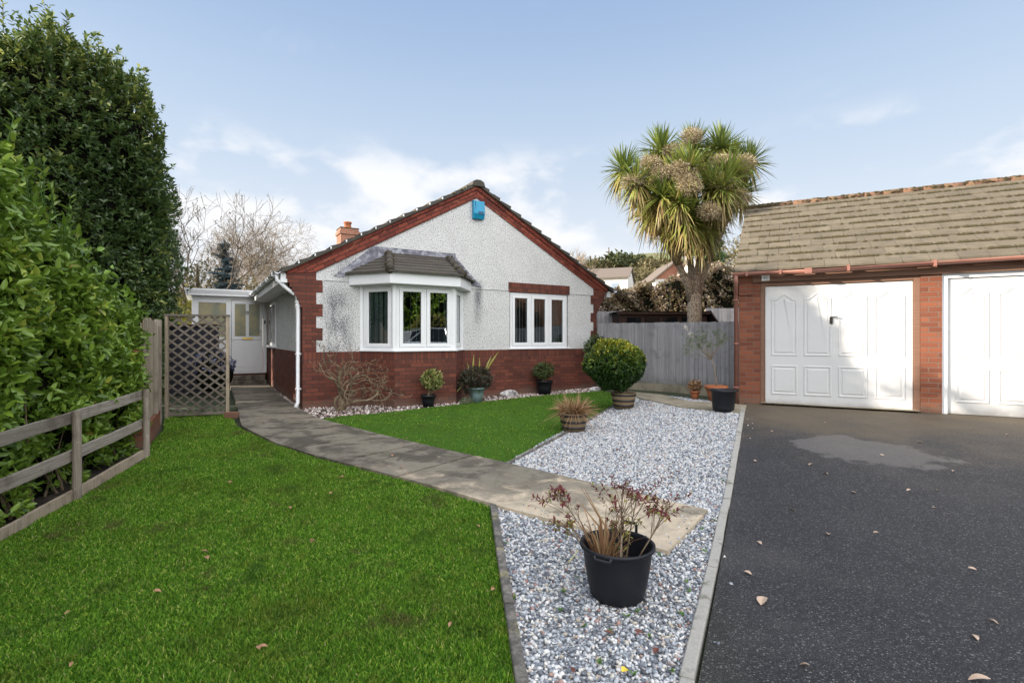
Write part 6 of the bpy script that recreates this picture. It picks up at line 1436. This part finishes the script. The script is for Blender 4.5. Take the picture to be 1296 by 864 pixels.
# ------------------------------------------------------------------ SKY, SUN, CAMERA
w = bpy.data.worlds.new('World'); sc.world = w; w.use_nodes = True; nt = w.node_tree; t = T(nt); bgn = nt.nodes['Background']
sky = nt.nodes.new('ShaderNodeTexSky'); sky.sky_type = 'NISHITA'; sky.sun_disc = False; sky.sun_elevation = SUN_EL; sky.sun_rotation = math.atan2(SUN_DIR.x, SUN_DIR.y); sky.air_density = 1.0; sky.dust_density = 1.6; sky.ozone_density = 1.0; sky.altitude = 50
gen = S(t, nt.nodes.new('ShaderNodeTexCoord').outputs['Generated']); x, y, z = t.xyz(gen)
el = z.mx(.0)
cn = t.noise(t.map(gen, scale=(1.5, 1.5, 2.6), loc=(3.3, .1, 1.0)), 3.6, 5, .52, .1); ci = t.noise(t.map(gen, scale=(2.2, 2.2, 3.0), loc=(4.2, 1.1, 2)), 2.6, 6, .6, .4)
g1 = t.mix(z.ss(.60, .32), (2.05, 2.95, 4.55), (3.45, 4.2, 5.2)); g1 = t.mix(z.ss(.40, .10), g1, (5.1, 5.35, 5.7))
base = t.mix(.80, t.mix(.35, S(t, sky.outputs[0]), (3.0, 3.7, 5.0)), g1)
band = z.ss(.37, .29) * z.ss(.06, .16)
cl = (cn + x.ss(.25, -.1) * .05).ss(.49, .66) * band
wisp = ci.ss(.60, .85) * .18 * z.ss(.75, .3)
c = t.mix((cl * .85).mx(wisp), base, (5.9, 5.9, 6.0))
back = (x * .25 + y * -.62 + z * .74).ss(.25, .97)   # added fill: unseen sky behind the camera brightened to lift the shaded fronts
c = t.mix(back, c, (16.4, 16.4, 16.8)); t.L(c, bgn.inputs[0]); bgn.inputs[1].default_value = .08
sl = bpy.data.lights.new('sun', 'SUN'); sl.energy = 4.8; sl.angle = R(.53); sl.color = (1, .90, .76); so = bpy.data.objects.new('sun', sl); C.objects.link(so)
sd = Vector((SUN_DIR.x * math.cos(SUN_EL), SUN_DIR.y * math.cos(SUN_EL), math.sin(SUN_EL))); so.rotation_euler = sd.to_track_quat('Z', 'Y').to_euler()
cam = bpy.data.cameras.new('camera'); co = bpy.data.objects.new('camera', cam); C.objects.link(co); sc.camera = co
co.location = (0, 0, EYE); co.rotation_euler = (R(90), 0, 0); cam.sensor_width = 36; cam.sensor_fit = 'HORIZONTAL'; cam.lens = F / 1296 * 36; cam.shift_y = (HZ - 432) / 1296; cam.clip_end = 3000; cam.clip_start = .05
sc.view_settings.view_transform = 'Standard'; sc.view_settings.look = 'None'; sc.view_settings.gamma = 1; sc.view_settings.exposure = 1.15
sc.render.engine = 'CYCLES'; sc.cycles.max_bounces = 6; sc.cycles.diffuse_bounces = 3; sc.cycles.glossy_bounces = 3; sc.cycles.transparent_max_bounces = 8; sc.cycles.transmission_bounces = 4; sc.cycles.use_denoising = True
